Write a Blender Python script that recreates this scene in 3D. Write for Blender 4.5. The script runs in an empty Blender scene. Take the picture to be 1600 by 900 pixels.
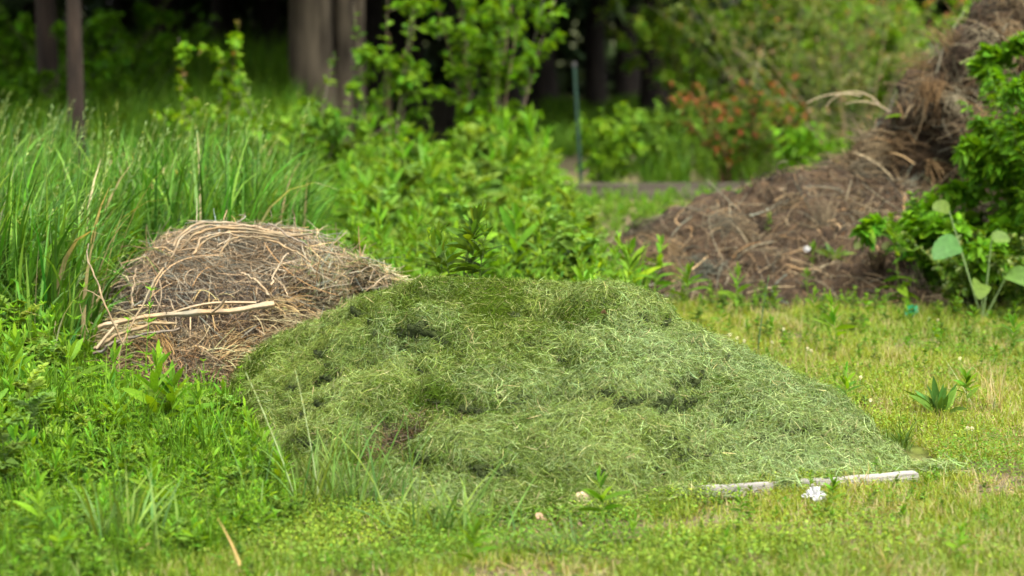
import bpy, bmesh, math
import numpy as np
from mathutils import Vector

rng = np.random.default_rng(7)
SC = bpy.context.scene
COL = SC.collection

# ------------------------------------------------------------------ camera
CAM_H, F, HOR = 1.40, 3764.0, 10.0        # camera height (m), focal length and horizon row for a 1600 px wide frame
TH = math.atan((450 - HOR) / F)
cam = bpy.data.cameras.new('camera')
cam.sensor_width = 36.0
cam.lens = 36.0 * F / 1600.0
cam.clip_start, cam.clip_end = 0.1, 2000
cam.dof.use_dof = True
cam.dof.focus_distance = 7.75
cam.dof.aperture_fstop = 2.4
cam_o = bpy.data.objects.new('camera', cam)
COL.objects.link(cam_o)
cam_o.location = (0, 0, CAM_H)
cam_o.rotation_euler = (math.pi / 2 - TH, 0, 0)
SC.camera = cam_o

# ------------------------------------------------------------------ light: thin overcast
SUN_EL, SUN_AZ = math.radians(58), math.radians(150)   # azimuth clockwise from +Y: behind the camera, to its right
world = bpy.data.worlds.new('World')
SC.world = world
world.use_nodes = True
wn, wl = world.node_tree.nodes, world.node_tree.links
sky = wn.new('ShaderNodeTexSky')
sky.sky_type = 'NISHITA'
sky.sun_disc = False
sky.sun_elevation = SUN_EL
sky.sun_rotation = SUN_AZ
sky.air_density, sky.dust_density, sky.ozone_density = 1.0, 3.0, 1.0
hsv = wn.new('ShaderNodeHueSaturation')
hsv.inputs['Saturation'].default_value = 0.10           # cloud cover takes most of the blue out
wl.new(sky.outputs[0], hsv.inputs['Color'])
bg = wn['Background']
wl.new(hsv.outputs[0], bg.inputs['Color'])
bg.inputs['Strength'].default_value = 0.10
sun = bpy.data.lights.new('sun', 'SUN')
sun.energy, sun.angle, sun.color = 1.5, math.radians(22), (1.0, 0.94, 0.82)
sun_o = bpy.data.objects.new('sun', sun)
COL.objects.link(sun_o)
sd = Vector((math.sin(SUN_AZ) * math.cos(SUN_EL), math.cos(SUN_AZ) * math.cos(SUN_EL), math.sin(SUN_EL)))
sun_o.rotation_euler = sd.to_track_quat('Z', 'Y').to_euler()
SC.view_settings.view_transform = 'Standard'
SC.view_settings.look = 'None'
SC.view_settings.exposure = 2.58
SC.view_settings.gamma = 1.0
SC.view_settings.use_curve_mapping = False
SC.cycles.max_bounces = 8
SC.cycles.diffuse_bounces = 4
SC.cycles.glossy_bounces = 2
SC.cycles.transmission_bounces = 4

# ------------------------------------------------------------------ pixel row/column of the photo -> a point of the place
ct, st = math.cos(TH), math.sin(TH)


def ray(px, py):
    a = (np.asarray(px, float) - 800) / F
    b = -(np.asarray(py, float) - 450) / F
    return np.stack([a, ct + b * st, -st + b * ct], -1)


def G(px, py, z=0.0):
    d = ray(px, py)
    s = (z - CAM_H) / d[..., 2]
    return np.array([0, 0, CAM_H]) + d * s[..., None]


def P(px, py, Y):
    d = ray(px, py)
    return np.array([0, 0, CAM_H]) + d * (np.asarray(Y) / d[..., 1])[..., None]


# ------------------------------------------------------------------ noise
def _hash(i, j, k, seed):
    n = (i * 374761393 + j * 668265263 + k * 2147483647 + seed * 1274126177) & 0xffffffff
    n = ((n ^ (n >> 13)) * 1274126177) & 0xffffffff
    n = ((n ^ (n >> 16)) * 2246822519) & 0xffffffff
    return ((n ^ (n >> 15)) & 0xffff) / 65535.0


def vnoise(p, seed=0):
    p = np.asarray(p, float)
    i = np.floor(p).astype(np.int64)
    f = p - i
    f = f * f * (3 - 2 * f)
    r = 0
    for a in (0, 1):
        for b in (0, 1):
            for c in (0, 1):
                w = (f[..., 0] if a else 1 - f[..., 0]) * (f[..., 1] if b else 1 - f[..., 1]) * (f[..., 2] if c else 1 - f[..., 2])
                r = r + w * _hash(i[..., 0] + a, i[..., 1] + b, i[..., 2] + c, seed)
    return r


def fbm(p, seed=0, o=3):
    p = np.asarray(p, float)
    r, a, t = 0, 1, 0
    for k in range(o):
        r = r + a * vnoise(p * 2 ** k, seed + k * 17)
        t += a
        a *= 0.5
    return r / t


def billow(p, seed=0):
    """1 on lump tops, 0 in the creases between lumps"""
    p = np.asarray(p, float)
    i = np.floor(p).astype(np.int64)
    best = np.full(p.shape[:-1], 9.0)
    for a in (-1, 0, 1):
        for b in (-1, 0, 1):
            for c in (-1, 0, 1):
                q = i + np.array([a, b, c])
                o = np.stack([_hash(q[..., 0], q[..., 1], q[..., 2], seed + s) for s in (1, 2, 3)], -1)
                d = ((q + o - p) ** 2).sum(-1)
                best = np.minimum(best, d)
    return np.clip(1 - best, 0, 1)


def smooth(x, a, b):
    t = np.clip((np.asarray(x, float) - a) / (b - a), 0, 1)
    return t * t * (3 - 2 * t)


def norm(v):
    return v / np.maximum(np.linalg.norm(v, axis=-1, keepdims=True), 1e-9)


def in_poly(x, y, poly):
    inside = np.zeros(np.shape(x), bool)
    n = len(poly)
    for i in range(n):
        x0, y0 = poly[i]
        x1, y1 = poly[(i + 1) % n]
        c = ((y0 > y) != (y1 > y)) & (x < (x1 - x0) * (y - y0) / (y1 - y0 + 1e-12) + x0)
        inside ^= c
    return inside


# ------------------------------------------------------------------ materials
def nodes(m):
    m.use_nodes = True
    return m.node_tree.nodes, m.node_tree.links, m.node_tree.nodes['Principled BSDF']


def mat_plant(name, trans=0.35, rough=0.5, spec=0.35, vary=0.10):
    """leaf, blade or straw: colour comes with each blade; thin enough to let light through"""
    m = bpy.data.materials.new(name)
    n, l, b = nodes(m)
    at = n.new('ShaderNodeAttribute')
    at.attribute_name = 'col'
    oi = n.new('ShaderNodeObjectInfo')
    mr = n.new('ShaderNodeMapRange')
    mr.inputs['To Min'].default_value, mr.inputs['To Max'].default_value = 1 - vary * 1.5, 1 + vary * 1.5
    l.new(oi.outputs['Random'], mr.inputs['Value'])
    nz = n.new('ShaderNodeTexNoise')
    nz.inputs['Scale'].default_value = 45
    tc = n.new('ShaderNodeTexCoord')
    l.new(tc.outputs['Object'], nz.inputs['Vector'])
    mr2 = n.new('ShaderNodeMapRange')
    mr2.inputs['From Min'].default_value, mr2.inputs['From Max'].default_value = 0.3, 0.7
    mr2.inputs['To Min'].default_value, mr2.inputs['To Max'].default_value = 0.82, 1.18
    l.new(nz.outputs['Fac'], mr2.inputs['Value'])
    mu = n.new('ShaderNodeMath')
    mu.operation = 'MULTIPLY'
    l.new(mr.outputs[0], mu.inputs[0])
    l.new(mr2.outputs[0], mu.inputs[1])
    hs = n.new('ShaderNodeHueSaturation')
    l.new(at.outputs['Color'], hs.inputs['Color'])
    l.new(mu.outputs[0], hs.inputs['Value'])
    l.new(hs.outputs[0], b.inputs['Base Color'])
    b.inputs['Roughness'].default_value = rough
    b.inputs['Specular IOR Level'].default_value = spec
    if trans > 0:
        tr = n.new('ShaderNodeBsdfTranslucent')
        tm = n.new('ShaderNodeMixRGB')
        tm.blend_type = 'MULTIPLY'
        tm.inputs['Fac'].default_value = 1
        tm.inputs['Color2'].default_value = (1.3, 1.2, 0.35, 1)
        l.new(hs.outputs[0], tm.inputs['Color1'])
        l.new(tm.outputs[0], tr.inputs['Color'])
        mx = n.new('ShaderNodeMixShader')
        mx.inputs['Fac'].default_value = trans
        l.new(b.outputs[0], mx.inputs[1])
        l.new(tr.outputs[0], mx.inputs[2])
        l.new(mx.outputs[0], n['Material Output'].inputs['Surface'])
    return m


def mat_noise(name, c0, c1, scale=20, rough=0.9, bump=0.4, bscale=None, stretch=(1, 1, 1), c2=None, detail=6):
    m = bpy.data.materials.new(name)
    n, l, b = nodes(m)
    tc = n.new('ShaderNodeTexCoord')
    mp = n.new('ShaderNodeMapping')
    mp.inputs['Scale'].default_value = stretch
    l.new(tc.outputs['Object'], mp.inputs['Vector'])
    nz = n.new('ShaderNodeTexNoise')
    nz.inputs['Scale'].default_value = scale
    nz.inputs['Detail'].default_value = detail
    l.new(mp.outputs[0], nz.inputs['Vector'])
    cr = n.new('ShaderNodeValToRGB')
    cr.color_ramp.elements[0].position, cr.color_ramp.elements[1].position = 0.32, 0.68
    cr.color_ramp.elements[0].color = (*c0, 1)
    cr.color_ramp.elements[1].color = (*c1, 1)
    if c2:
        e = cr.color_ramp.elements.new(0.5)
        e.color = (*c2, 1)
    l.new(nz.outputs['Fac'], cr.inputs['Fac'])
    l.new(cr.outputs[0], b.inputs['Base Color'])
    b.inputs['Roughness'].default_value = rough
    b.inputs['Specular IOR Level'].default_value = 0.2
    n2 = n.new('ShaderNodeTexNoise')
    n2.inputs['Scale'].default_value = bscale or scale * 2
    n2.inputs['Detail'].default_value = 8
    l.new(mp.outputs[0], n2.inputs['Vector'])
    bp = n.new('ShaderNodeBump')
    bp.inputs['Strength'].default_value = bump
    bp.inputs['Distance'].default_value = 0.02
    l.new(n2.outputs['Fac'], bp.inputs['Height'])
    l.new(bp.outputs[0], b.inputs['Normal'])
    return m


M_GRASS = mat_plant('grass_blade', 0.38, 0.5, 0.18)
M_LEAF = mat_plant('fresh_leaf', 0.42, 0.55, 0.13)
M_CLIP = mat_plant('cut_grass', 0.15, 0.85, 0.04)
M_STRAW = mat_plant('dry_stem', 0.0, 0.8, 0.15)
M_CANOPY = mat_plant('tree_leaf', 0.25, 0.6, 0.2)
M_STEM = mat_plant('green_stem', 0.0, 0.6, 0.3)
M_SOIL = mat_noise('dark_soil', (0.016, 0.010, 0.0055), (0.055, 0.035, 0.018), 22, 0.95, 0.9, 60)
M_UNDER = mat_noise('matted_clippings', (0.014, 0.022, 0.004), (0.04, 0.055, 0.014), 40, 0.95, 0.9, 120)
M_HUMUS = mat_noise('rotted_stems', (0.05, 0.035, 0.022), (0.17, 0.125, 0.08), 30, 0.95, 0.9, 90)
M_BARKG = mat_noise('grey_bark', (0.022, 0.017, 0.011), (0.13, 0.104, 0.068), 7, 0.95, 1.0, 16, (1, 1, 0.22))
M_BARKR = mat_noise('red_brown_bark', (0.007, 0.005, 0.0035), (0.027, 0.018, 0.012), 14, 0.95, 0.9, 30, (1, 1, 0.2))
M_BARKD = mat_noise('dark_bark', (0.005, 0.004, 0.003), (0.018, 0.014, 0.010), 14, 0.95, 0.8, 30, (1, 1, 0.2))


# ------------------------------------------------------------------ mesh builder
class MB:
    def __init__(s):
        s.v, s.f4, s.c, s.n = [], [], [], 0
        s.m = []

    def add(s, v, f4, c, m=0):
        v = np.asarray(v, np.float32).reshape(-1, 3)
        f4 = np.asarray(f4, np.int64).reshape(-1, 4)
        c = np.broadcast_to(np.asarray(c, np.float32), (len(v), 3))
        s.v.append(v)
        s.f4.append(f4 + s.n)
        s.c.append(c)
        s.m.append(np.full(len(f4), m, np.int32))
        s.n += len(v)

    def arrays(s):
        return np.concatenate(s.v), np.concatenate(s.f4), np.concatenate(s.c), np.concatenate(s.m)

    def mesh(s, name, mats, smooth_mats=()):
        v, f, c, mi = s.arrays()
        me = bpy.data.meshes.new(name)
        me.vertices.add(len(v))
        me.vertices.foreach_set('co', v.ravel())
        me.loops.add(f.size)
        me.loops.foreach_set('vertex_index', f.ravel().astype(np.int32))
        me.polygons.add(len(f))
        me.polygons.foreach_set('loop_start', np.arange(0, f.size, 4, dtype=np.int32))
        me.polygons.foreach_set('loop_total', np.full(len(f), 4, np.int32))
        me.polygons.foreach_set('material_index', mi)
        me.polygons.foreach_set('use_smooth', np.ones(len(f), bool))
        a = me.attributes.new('col', 'FLOAT_COLOR', 'POINT')
        a.data.foreach_set('color', np.concatenate([c, np.ones((len(c), 1), np.float32)], 1).ravel())
        for m in (mats if isinstance(mats, (list, tuple)) else [mats]):
            me.materials.append(m)
        me.update()
        me.validate()
        return me

    def build(s, name, mats, parent=None, loc=None):
        if loc is not None:                              # keep the object's origin at its own base
            off = np.asarray(loc, np.float32)
            s.v = [v - off for v in s.v]
        o = bpy.data.objects.new(name, s.mesh(name, mats))
        COL.objects.link(o)
        if parent is not None:
            o.parent = parent
        elif loc is not None:
            o.location = loc
        return o


def tag(o, label=None, cat=None, group=None, kind=None):
    if label: o['label'] = label
    if cat: o['category'] = cat
    if group: o['group'] = group
    if kind: o['kind'] = kind
    return o


def thing(name, label, cat, loc, group=None):
    o = bpy.data.objects.new(name, None)
    o.empty_display_size = 0.05
    COL.objects.link(o)
    o.location = loc
    return tag(o, label, cat, group)


def strip_faces(N, S, K):
    """N grids of S rows by K columns"""
    b = (np.arange(N) * S * K)[:, None, None]
    r = (np.arange(S - 1) * K)[None, :, None]
    k = np.arange(K - 1)[None, None, :]
    i = b + r + k
    return np.stack([i, i + 1, i + K + 1, i + K], -1).reshape(-1, 4)


def ribbons(mb, p, w, side, col, m=0, fold=0.0):
    """p N,S,3 centre lines; w N,S half widths; side N,3 or N,S,3; fold>0 gives a keeled leaf"""
    N, S, _ = p.shape
    side = side[:, None, :] if side.ndim == 2 else side
    t = norm(np.gradient(p, axis=1))
    side = norm(side - (side * t).sum(-1, keepdims=True) * t)
    ww = w[..., None]
    if fold:
        nr = np.cross(side, t)
        nr = nr * np.sign(nr[..., 2:3] + 1e-6)
        v = np.stack([p - side * ww + nr * ww * fold, p, p + side * ww + nr * ww * fold], 2)
        K = 3
    else:
        v = np.stack([p - side * ww, p + side * ww], 2)
        K = 2
    c = col if col.ndim == 3 else np.repeat(col[:, None, :], S, 1)
    c = np.repeat(c[:, :, None, :], K, 2)
    mb.add(v.reshape(-1, 3), strip_faces(N, S, K), c.reshape(-1, 3), m)


def tubes(mb, p, r, col, k=5, m=0):
    N, S, _ = p.shape
    t = norm(np.gradient(p, axis=1))
    ref = np.where(np.abs(t[:, :1, 2:3]) > 0.8, np.array([1.0, 0, 0]), np.array([0, 0, 1.0]))
    a = norm(np.cross(t, np.broadcast_to(ref, t.shape)))
    b = np.cross(t, a)
    ang = np.linspace(0, 2 * math.pi, k + 1)
    v = p[:, :, None, :] + r[:, :, None, None] * (a[:, :, None, :] * np.cos(ang)[:, None] + b[:, :, None, :] * np.sin(ang)[:, None])
    c = col if col.ndim == 3 else np.repeat(col[:, None, :], S, 1)
    c = np.repeat(c[:, :, None, :], k + 1, 2)
    mb.add(v.reshape(-1, 3), strip_faces(N, S, k + 1), c.reshape(-1, 3), m)


def arch(base, az, L, th0, bend, S=5, power=1.0, wob=0.0):
    """curved stems: start at angle th0 from vertical, lean further by bend towards the tip"""
    N = len(base)
    t = np.linspace(0, 1, S)[None, :]
    th = th0[:, None] + bend[:, None] * t ** power
    a = az[:, None] + (rng.normal(0, wob, (N, S)).cumsum(1) if wob else 0)
    d = np.stack([np.sin(th) * np.cos(a), np.sin(th) * np.sin(a), np.cos(th)], -1)
    step = (L / (S - 1))[:, None, None]
    q = np.concatenate([np.zeros((N, 1, 3)), np.cumsum(0.5 * (d[:, 1:] + d[:, :-1]) * step, 1)], 1)
    return base[:, None, :] + q


LEAF_T = {
    'lance': ([0, .18, .45, .75, 1], [.25, .8, 1, .62, .03]),
    'ovate': ([0, .15, .4, .75, 1], [.12, .85, 1, .6, .03]),
    'round': ([0, .04, .14, .3, .5, .7, .86, .96, 1], [.2, .55, .85, 1, .98, .85, .6, .3, .05]),
    'tiny': ([0, .5, 1], [.2, 1, .08]),
}


def leaves(mb, base, d, L, W, col, droop=0.25, shape='lance', m=0, fold=0.25, up=None):
    ts, ws = (np.array(x) for x in LEAF_T[shape])
    N = len(base)
    d = norm(d)
    L = np.broadcast_to(L, (N,))
    W = np.broadcast_to(W, (N,))
    p = base[:, None, :] + d[:, None, :] * (ts[None, :, None] * L[:, None, None])
    p[..., 2] -= np.broadcast_to(droop, (N,))[:, None] * L[:, None] * ts[None, :] ** 2
    upv = np.array([0, 0, 1.0]) + rng.normal(0, 0.35, (N, 3)) if up is None else up
    side = np.cross(d, upv)
    ribbons(mb, p, 0.5 * W[:, None] * ws[None, :], side, col, m, fold if shape != 'tiny' else 0)


def tint(col, n, v=0.22, hue=0.10):
    """n colours scattered about col"""
    c = np.asarray(col, float) * np.exp(rng.normal(0, v, (n, 1)))
    h = rng.normal(0, hue, n)
    c = c * np.stack([1 + h * 1.6, 1 + h * .3, 1 - h], -1)
    return np.clip(c, 0.003, 0.9)


# ------------------------------------------------------------------ plants
def stem_plant(mb, base, h, col, nleaf=26, L=0.08, W=0.016, lean=None, shape='lance', droop=0.3, th_low=75, th_top=25, stemcol=None, t0=0.12,
               r=0.0025, curve=0.25, top=0.45, ms=1, ml=0, whorl=1):
    """upright weed: one stem, leaves in a spiral, a tuft at the tip"""
    base = np.asarray(base, float)
    az = rng.uniform(0, 2 * math.pi) if lean is None else lean
    p = arch(base[None], np.array([az]), np.array([h]), np.array([rng.uniform(0, .12)]), np.array([rng.uniform(0, curve)]), 7)
    sc = np.asarray(stemcol if stemcol is not None else np.asarray(col) * np.array([1.1, .95, 1.0]))
    tubes(mb, p, np.linspace(r, r * .45, 7)[None], sc[None], 4, ms)
    t = np.sort(rng.uniform(t0, 1, nleaf)) if whorl == 1 else np.repeat(np.linspace(t0, 1, max(2, nleaf // whorl)), whorl)
    n = len(t)
    x = t * 6
    i = np.clip(x.astype(int), 0, 5)
    fr = (x - i)[:, None]
    b = p[0][i] * (1 - fr) + p[0][i + 1] * fr
    a = np.arange(n) * (2.399 if whorl == 1 else 2 * math.pi / whorl) + rng.normal(0, .25, n) + (0 if whorl == 1 else (np.arange(n) // whorl) * .5)
    th = np.radians(th_low + (th_top - th_low) * t ** 1.5 + rng.normal(0, 10, n))
    d = np.stack([np.sin(th) * np.cos(a), np.sin(th) * np.sin(a), np.cos(th)], -1)
    s = (1 - (1 - top) * smooth(t, .55, 1)) * (0.6 + .4 * smooth(t, 0, .35)) * rng.uniform(.8, 1.2, n)
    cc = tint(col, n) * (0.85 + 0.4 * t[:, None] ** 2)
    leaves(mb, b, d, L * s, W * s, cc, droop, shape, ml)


def cut_plant(mb, base, h, col, nfrond=9, L=0.13, stemcol=(0.06, .09, .03), sub=9, lw=.014, ms=1, ml=0):
    """weed with deeply cut, feathery leaves"""
    base = np.asarray(base, float)
    p = arch(base[None], np.array([rng.uniform(0, 6.28)]), np.array([h]), np.array([.05]), np.array([rng.uniform(0, .25)]), 6)
    tubes(mb, p, np.linspace(.003, .0015, 6)[None], np.array(stemcol)[None], 4, ms)
    B, D, LL, WW, CC = [], [], [], [], []
    for k in range(nfrond):
        t = 0.2 + .8 * (k + .5) / nfrond
        i = min(int(t * 5), 4)
        b = p[0][i] * (1 - (t * 5 - i)) + p[0][i + 1] * (t * 5 - i)
        a = k * 2.4 + rng.normal(0, .3)
        th = math.radians(85 - 50 * t + rng.normal(0, 8))
        l = L * rng.uniform(.7, 1.15) * (1 - .4 * t)
        q = arch(b[None], np.array([a]), np.array([l]), np.array([th]), np.array([.5]), sub + 1)[0]
        c = tint(col, 1, .18)[0]
        dr = norm(np.gradient(q, axis=0))
        sd_ = norm(np.cross(dr, np.array([0, 0, 1.0])))
        for s in (-1, 1):
            dd = norm(dr * .75 + sd_ * s + rng.normal(0, .12, dr.shape))
            prof = np.sin(np.linspace(.35, 2.9, sub + 1)) * .5 * l + .008
            B.append(q); D.append(dd); LL.append(prof); WW.append(np.full(sub + 1, lw * l / .13)); CC.append(np.repeat(c[None], sub + 1, 0))
        B.append(q[-1:]); D.append(dr[-1:]); LL.append(np.array([l * .35])); WW.append(np.array([lw * 1.3])); CC.append(c[None])
    leaves(mb, np.concatenate(B), np.concatenate(D), np.concatenate(LL), np.concatenate(WW), np.concatenate(CC), .2, 'lance', ml)


def rosette(mb, base, n, L, W, col, th=(20, 75), shape='lance', droop=.35, ml=0):
    a = rng.uniform(0, 6.28, n)
    t = np.radians(rng.uniform(*th, n))
    d = np.stack([np.sin(t) * np.cos(a), np.sin(t) * np.sin(a), np.cos(t)], -1)
    b = np.asarray(base)[None] + d * np.array([1, 1, .2]) * .01
    leaves(mb, b, d, L * rng.uniform(.7, 1.15, n), W * rng.uniform(.8, 1.2, n), tint(col, n), droop, shape, ml)


def blades(mb, base, L, W, col, th0=None, bend=None, az=None, S=5, m=0, fold=0.0, tipw=.06, power=1.3):
    N = len(base)
    az = rng.uniform(0, 6.28, N) if az is None else az
    th0 = np.abs(rng.normal(0, .18, N)) if th0 is None else th0
    bend = np.abs(rng.normal(.6, .4, N)) if bend is None else bend
    p = arch(base, az, L, th0, bend, S, power)
    t = np.linspace(0, 1, S)
    prof = np.interp(t, [0, .3, .7, 1], [.7, 1, .75, tipw])
    w = .5 * np.broadcast_to(W, (N,))[:, None] * prof[None]
    tw = az + math.pi / 2 + rng.normal(0, .5, N)
    side = np.stack([np.cos(tw), np.sin(tw), np.zeros(N)], -1)
    ribbons(mb, p, w, side, col, m, fold)


def shrub(name, label, cat, base, h, w, col, nstem=9, lps=40, L=.06, W=.03, shape='ovate', droop=.3, stemcol=(.06, .045, .03), group=None, th=(5, 35),
          bend=(.2, .9), t0=.25, r=.006, tipcol=None, spread=.05, az=None, side_twigs=0, th_leaf=60, col_v=.22, tip_amt=.35):
    """a thing with two parts: stems and foliage; leaves sit along arching stems"""
    base = np.asarray(base, float)
    o = thing(name, label, cat, base, group)
    ms, ml = MB(), MB()
    az_ = rng.uniform(0, 6.28, nstem) if az is None else az[0] + rng.normal(0, az[1], nstem)
    b0 = np.stack([np.cos(az_), np.sin(az_), 0 * az_], -1) * rng.uniform(0, spread, nstem)[:, None]
    t_h = np.radians(rng.uniform(*th, nstem))
    L_s = h * rng.uniform(.7, 1.12, nstem) / np.maximum(np.cos(t_h), .6)
    S = 9
    p = arch(b0, az_, L_s, t_h * w, rng.uniform(*bend, nstem) * w, S, 1.3, .06)
    tubes(ms, p, np.linspace(r, r * .3, S)[None] * rng.uniform(.7, 1.2, (nstem, 1)), tint(stemcol, nstem), 5)
    if side_twigs:
        k = nstem * side_twigs
        si = np.repeat(np.arange(nstem), side_twigs)
        tt = rng.uniform(t0, .97, k) * (S - 1)
        i = np.clip(tt.astype(int), 0, S - 2)
        b = p[si, i] + (p[si, i + 1] - p[si, i]) * (tt - i)[:, None]
        q = arch(b, rng.uniform(0, 6.28, k), h * rng.uniform(.12, .3, k) * w ** .5, np.radians(rng.uniform(35, 85, k)), rng.uniform(-.3, .7, k), S, 1.2, .05)
        tubes(ms, q, np.linspace(r * .4, r * .15, S)[None] * np.ones((k, 1)), tint(stemcol, k), 4)
        p = np.concatenate([p, q])
        tmin = np.concatenate([np.full(nstem, t0), np.full(k, .05)])
    else:
        tmin = np.full(nstem, t0)
    NP = len(p)
    si = np.repeat(np.arange(NP), lps)
    t = tmin[si] + (1 - tmin[si]) * rng.uniform(0, 1, len(si)) ** .85
    x = np.minimum(t * (S - 1), S - 1.001)
    i = x.astype(int)
    b = p[si, i] + (p[si, i + 1] - p[si, i]) * (x - i)[:, None]
    tg = norm(p[si, i + 1] - p[si, i])
    n = len(si)
    out = norm(rng.normal(0, 1, (n, 3)))
    a = math.radians(th_leaf)
    d = norm(tg * math.cos(a) + norm(out - (out * tg).sum(-1, keepdims=True) * tg) * math.sin(a))
    c = tint(col, n, col_v)
    if tipcol is not None:
        pick = (rng.uniform(0, 1, n) < tip_amt * 2 * smooth(t, .55, 1))[:, None]
        c = np.where(pick, tint(tipcol, n, .2), c)
    s = rng.uniform(.6, 1.2, n) * (1 - .35 * smooth(t, .8, 1))
    leaves(ml, b, d, L * s, W * s, c, droop, shape, 0)
    ms.build('stems', M_STRAW, o)
    ml.build('foliage', M_LEAF, o)
    return o


# ------------------------------------------------------------------ heaps
class Loft:
    """a heap: for columns across its width, a front foot on the ground, a crest at its own distance and a back foot"""

    def __init__(s, u, fx, fy, rx, ry, dep, back, nu=150, nf=70, nb=24, prof=1.35, disp=None, sag=0.0):
        U = np.linspace(0, 1, nu)
        it = lambda a: np.interp(U, u, a)
        Fp = G(it(fx), it(fy))
        R = P(it(rx), it(ry), it(dep))
        R[:, 2] = np.maximum(R[:, 2], .012)
        Bk = R.copy()
        Bk[:, 1] += it(back)
        Bk[:, 0] = R[:, 0] * (1 + .0)
        v = np.linspace(0, 1, nf)
        pr = 1 - (1 - v) ** prof
        A = Fp[:, None] + (R - Fp)[:, None] * v[None, :, None]
        A[..., 2] = R[:, 2][:, None] * pr[None]
        v2 = np.linspace(0, 1, nb + 1)[1:]
        B = R[:, None] + (Bk - R)[:, None] * v2[None, :, None]
        B[..., 2] = R[:, 2][:, None] * (1 - v2 ** 1.6)[None]
        s.p = np.concatenate([A, B], 1)
        s.foot = np.concatenate([Fp[:, :2], Bk[::-1, :2]])
        s.nf = nf
        if disp is not None:
            n = s.normals()
            tp = smooth(s.p[..., 2], 0.0, .12) * (.25 + .75 * smooth(np.minimum(U, 1 - U), 0, .16))[:, None]
            h = norm(n * np.array([1, 1, 0]) + 1e-6)
            s.p = s.p + (n * (1 - sag) + h * sag * 1.2 - np.array([0, 0, .35]) * sag) * (disp(s.p) * tp)[..., None]
        for _ in range(3):                                  # bring the lumpy crest back to the height measured for it
            e = (s.p[:, :nf + 2, 2] - CAM_H) / s.p[:, :nf + 2, 1]
            j = e.argmax(1)
            k = np.arange(nu)
            f = (CAM_H + (R[:, 2] - CAM_H) / R[:, 1] * s.p[k, j, 1]) / np.maximum(s.p[k, j, 2], .02)
            f = np.convolve(np.pad(np.clip(f, .4, 1.8), 3, 'edge'), np.ones(7) / 7, 'valid')
            s.p[..., 2] *= np.where(s.p[..., 2] > 0, f[:, None], 1)
        s.p[..., 2] = np.where(s.p[..., 2] < .003, -.03, s.p[..., 2])
        s.n = s.normals()
        s.U = U

    def normals(s):
        a = np.gradient(s.p, axis=0)
        b = np.gradient(s.p, axis=1)
        n = norm(np.cross(a, b))
        return n * np.sign(n[..., 2:3] + (n[..., 2:3] == 0))

    def at(s, px, py, up=.0):
        """the point of the near side that lies along a given line of sight"""
        q = s.p[:, :s.nf]
        d = ray(px, py)
        t = q[..., 1] / d[1]
        m = np.linalg.norm(np.array([0, 0, CAM_H]) + d * t[..., None] - q, axis=-1)
        i = np.unravel_index(m.argmin(), m.shape)
        return q[i] + np.array([0, -.3, 1]) * up

    def core(s, mb, m=0, sink=.0):
        nu, nv, _ = s.p.shape
        v = s.p - s.n * sink
        mb.add(v.reshape(-1, 3), strip_faces(1, nu, nv), (.08, .1, .04), m)

    def sample(s, n, front=.85, mask=None):
        """n points with normals, spread by area, mostly on the near side"""
        nu, nv, _ = s.p.shape
        a = s.p[:-1, :-1]
        ar = np.linalg.norm(np.cross(s.p[1:, :-1] - a, s.p[:-1, 1:] - a), axis=-1)
        w = ar.copy()
        if s.nf < nv:
            w[:, :s.nf] *= front / max(ar[:, :s.nf].sum(), 1e-9)
            w[:, s.nf:] *= (1 - front) / max(ar[:, s.nf:].sum(), 1e-9)
        if mask is not None:
            w = w * mask(a)
        w = w.ravel() / w.sum()
        k = rng.choice(len(w), n, p=w)
        i, j = k // (nv - 1), k % (nv - 1)
        x, y = rng.uniform(0, 1, (2, n, 1))
        bl = lambda q: (q[i, j] * (1 - x) + q[i + 1, j] * x) * (1 - y) + (q[i, j + 1] * (1 - x) + q[i + 1, j + 1] * x) * y
        return bl(s.p), norm(bl(s.n))


def strands(mb, p, n, L, W, col, lift=.012, tilt=.25, down=.4, curl=.5, S=4, m=0, tube=False, k=3, hor=0.0, hug=0.0):
    """bits lying on a surface: tangent to it, slightly raised, drooping downhill"""
    N = len(p)
    g = np.array([0, 0, -1.0]) - (n * -n[:, 2:3])
    r = rng.normal(0, 1, (N, 3))
    r = r - (r * n).sum(-1, keepdims=True) * n
    r = norm(r)
    if hor:
        r = norm(r * np.array([1, 1, 1 - hor]))
    d = norm(r + down * g + n * rng.normal(0, tilt, (N, 1)))
    cv = norm(np.cross(d, n) * rng.choice([-1, 1], (N, 1)) + n * rng.normal(0, .5, (N, 1)))
    if hug:
        cv = norm(np.cross(d, n) * rng.choice([-1, 1], (N, 1)) - n * np.abs(rng.normal(hug, .3, (N, 1))))
    t = np.linspace(-.5, .5, S)
    L = np.broadcast_to(L, (N,))
    cu = (curl * rng.uniform(0, 1, N) * L)[:, None, None]
    q = p[:, None] + n[:, None] * (lift * rng.uniform(-.6, 1, (N, 1, 1))) + d[:, None] * (t[None, :, None] * L[:, None, None]) + cv[:, None] * cu * (t ** 2)[None, :, None]
    w = np.broadcast_to(W, (N,))[:, None] * np.interp(np.linspace(0, 1, S), [0, .5, 1], [.7, 1, .45])[None]
    if tube:
        tubes(mb, q, w * .5, col, k, m)
    else:
        sd_ = np.cross(d, n + rng.normal(0, .6, (N, 3)))
        ribbons(mb, q, w * .5, sd_, col, m)


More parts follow.
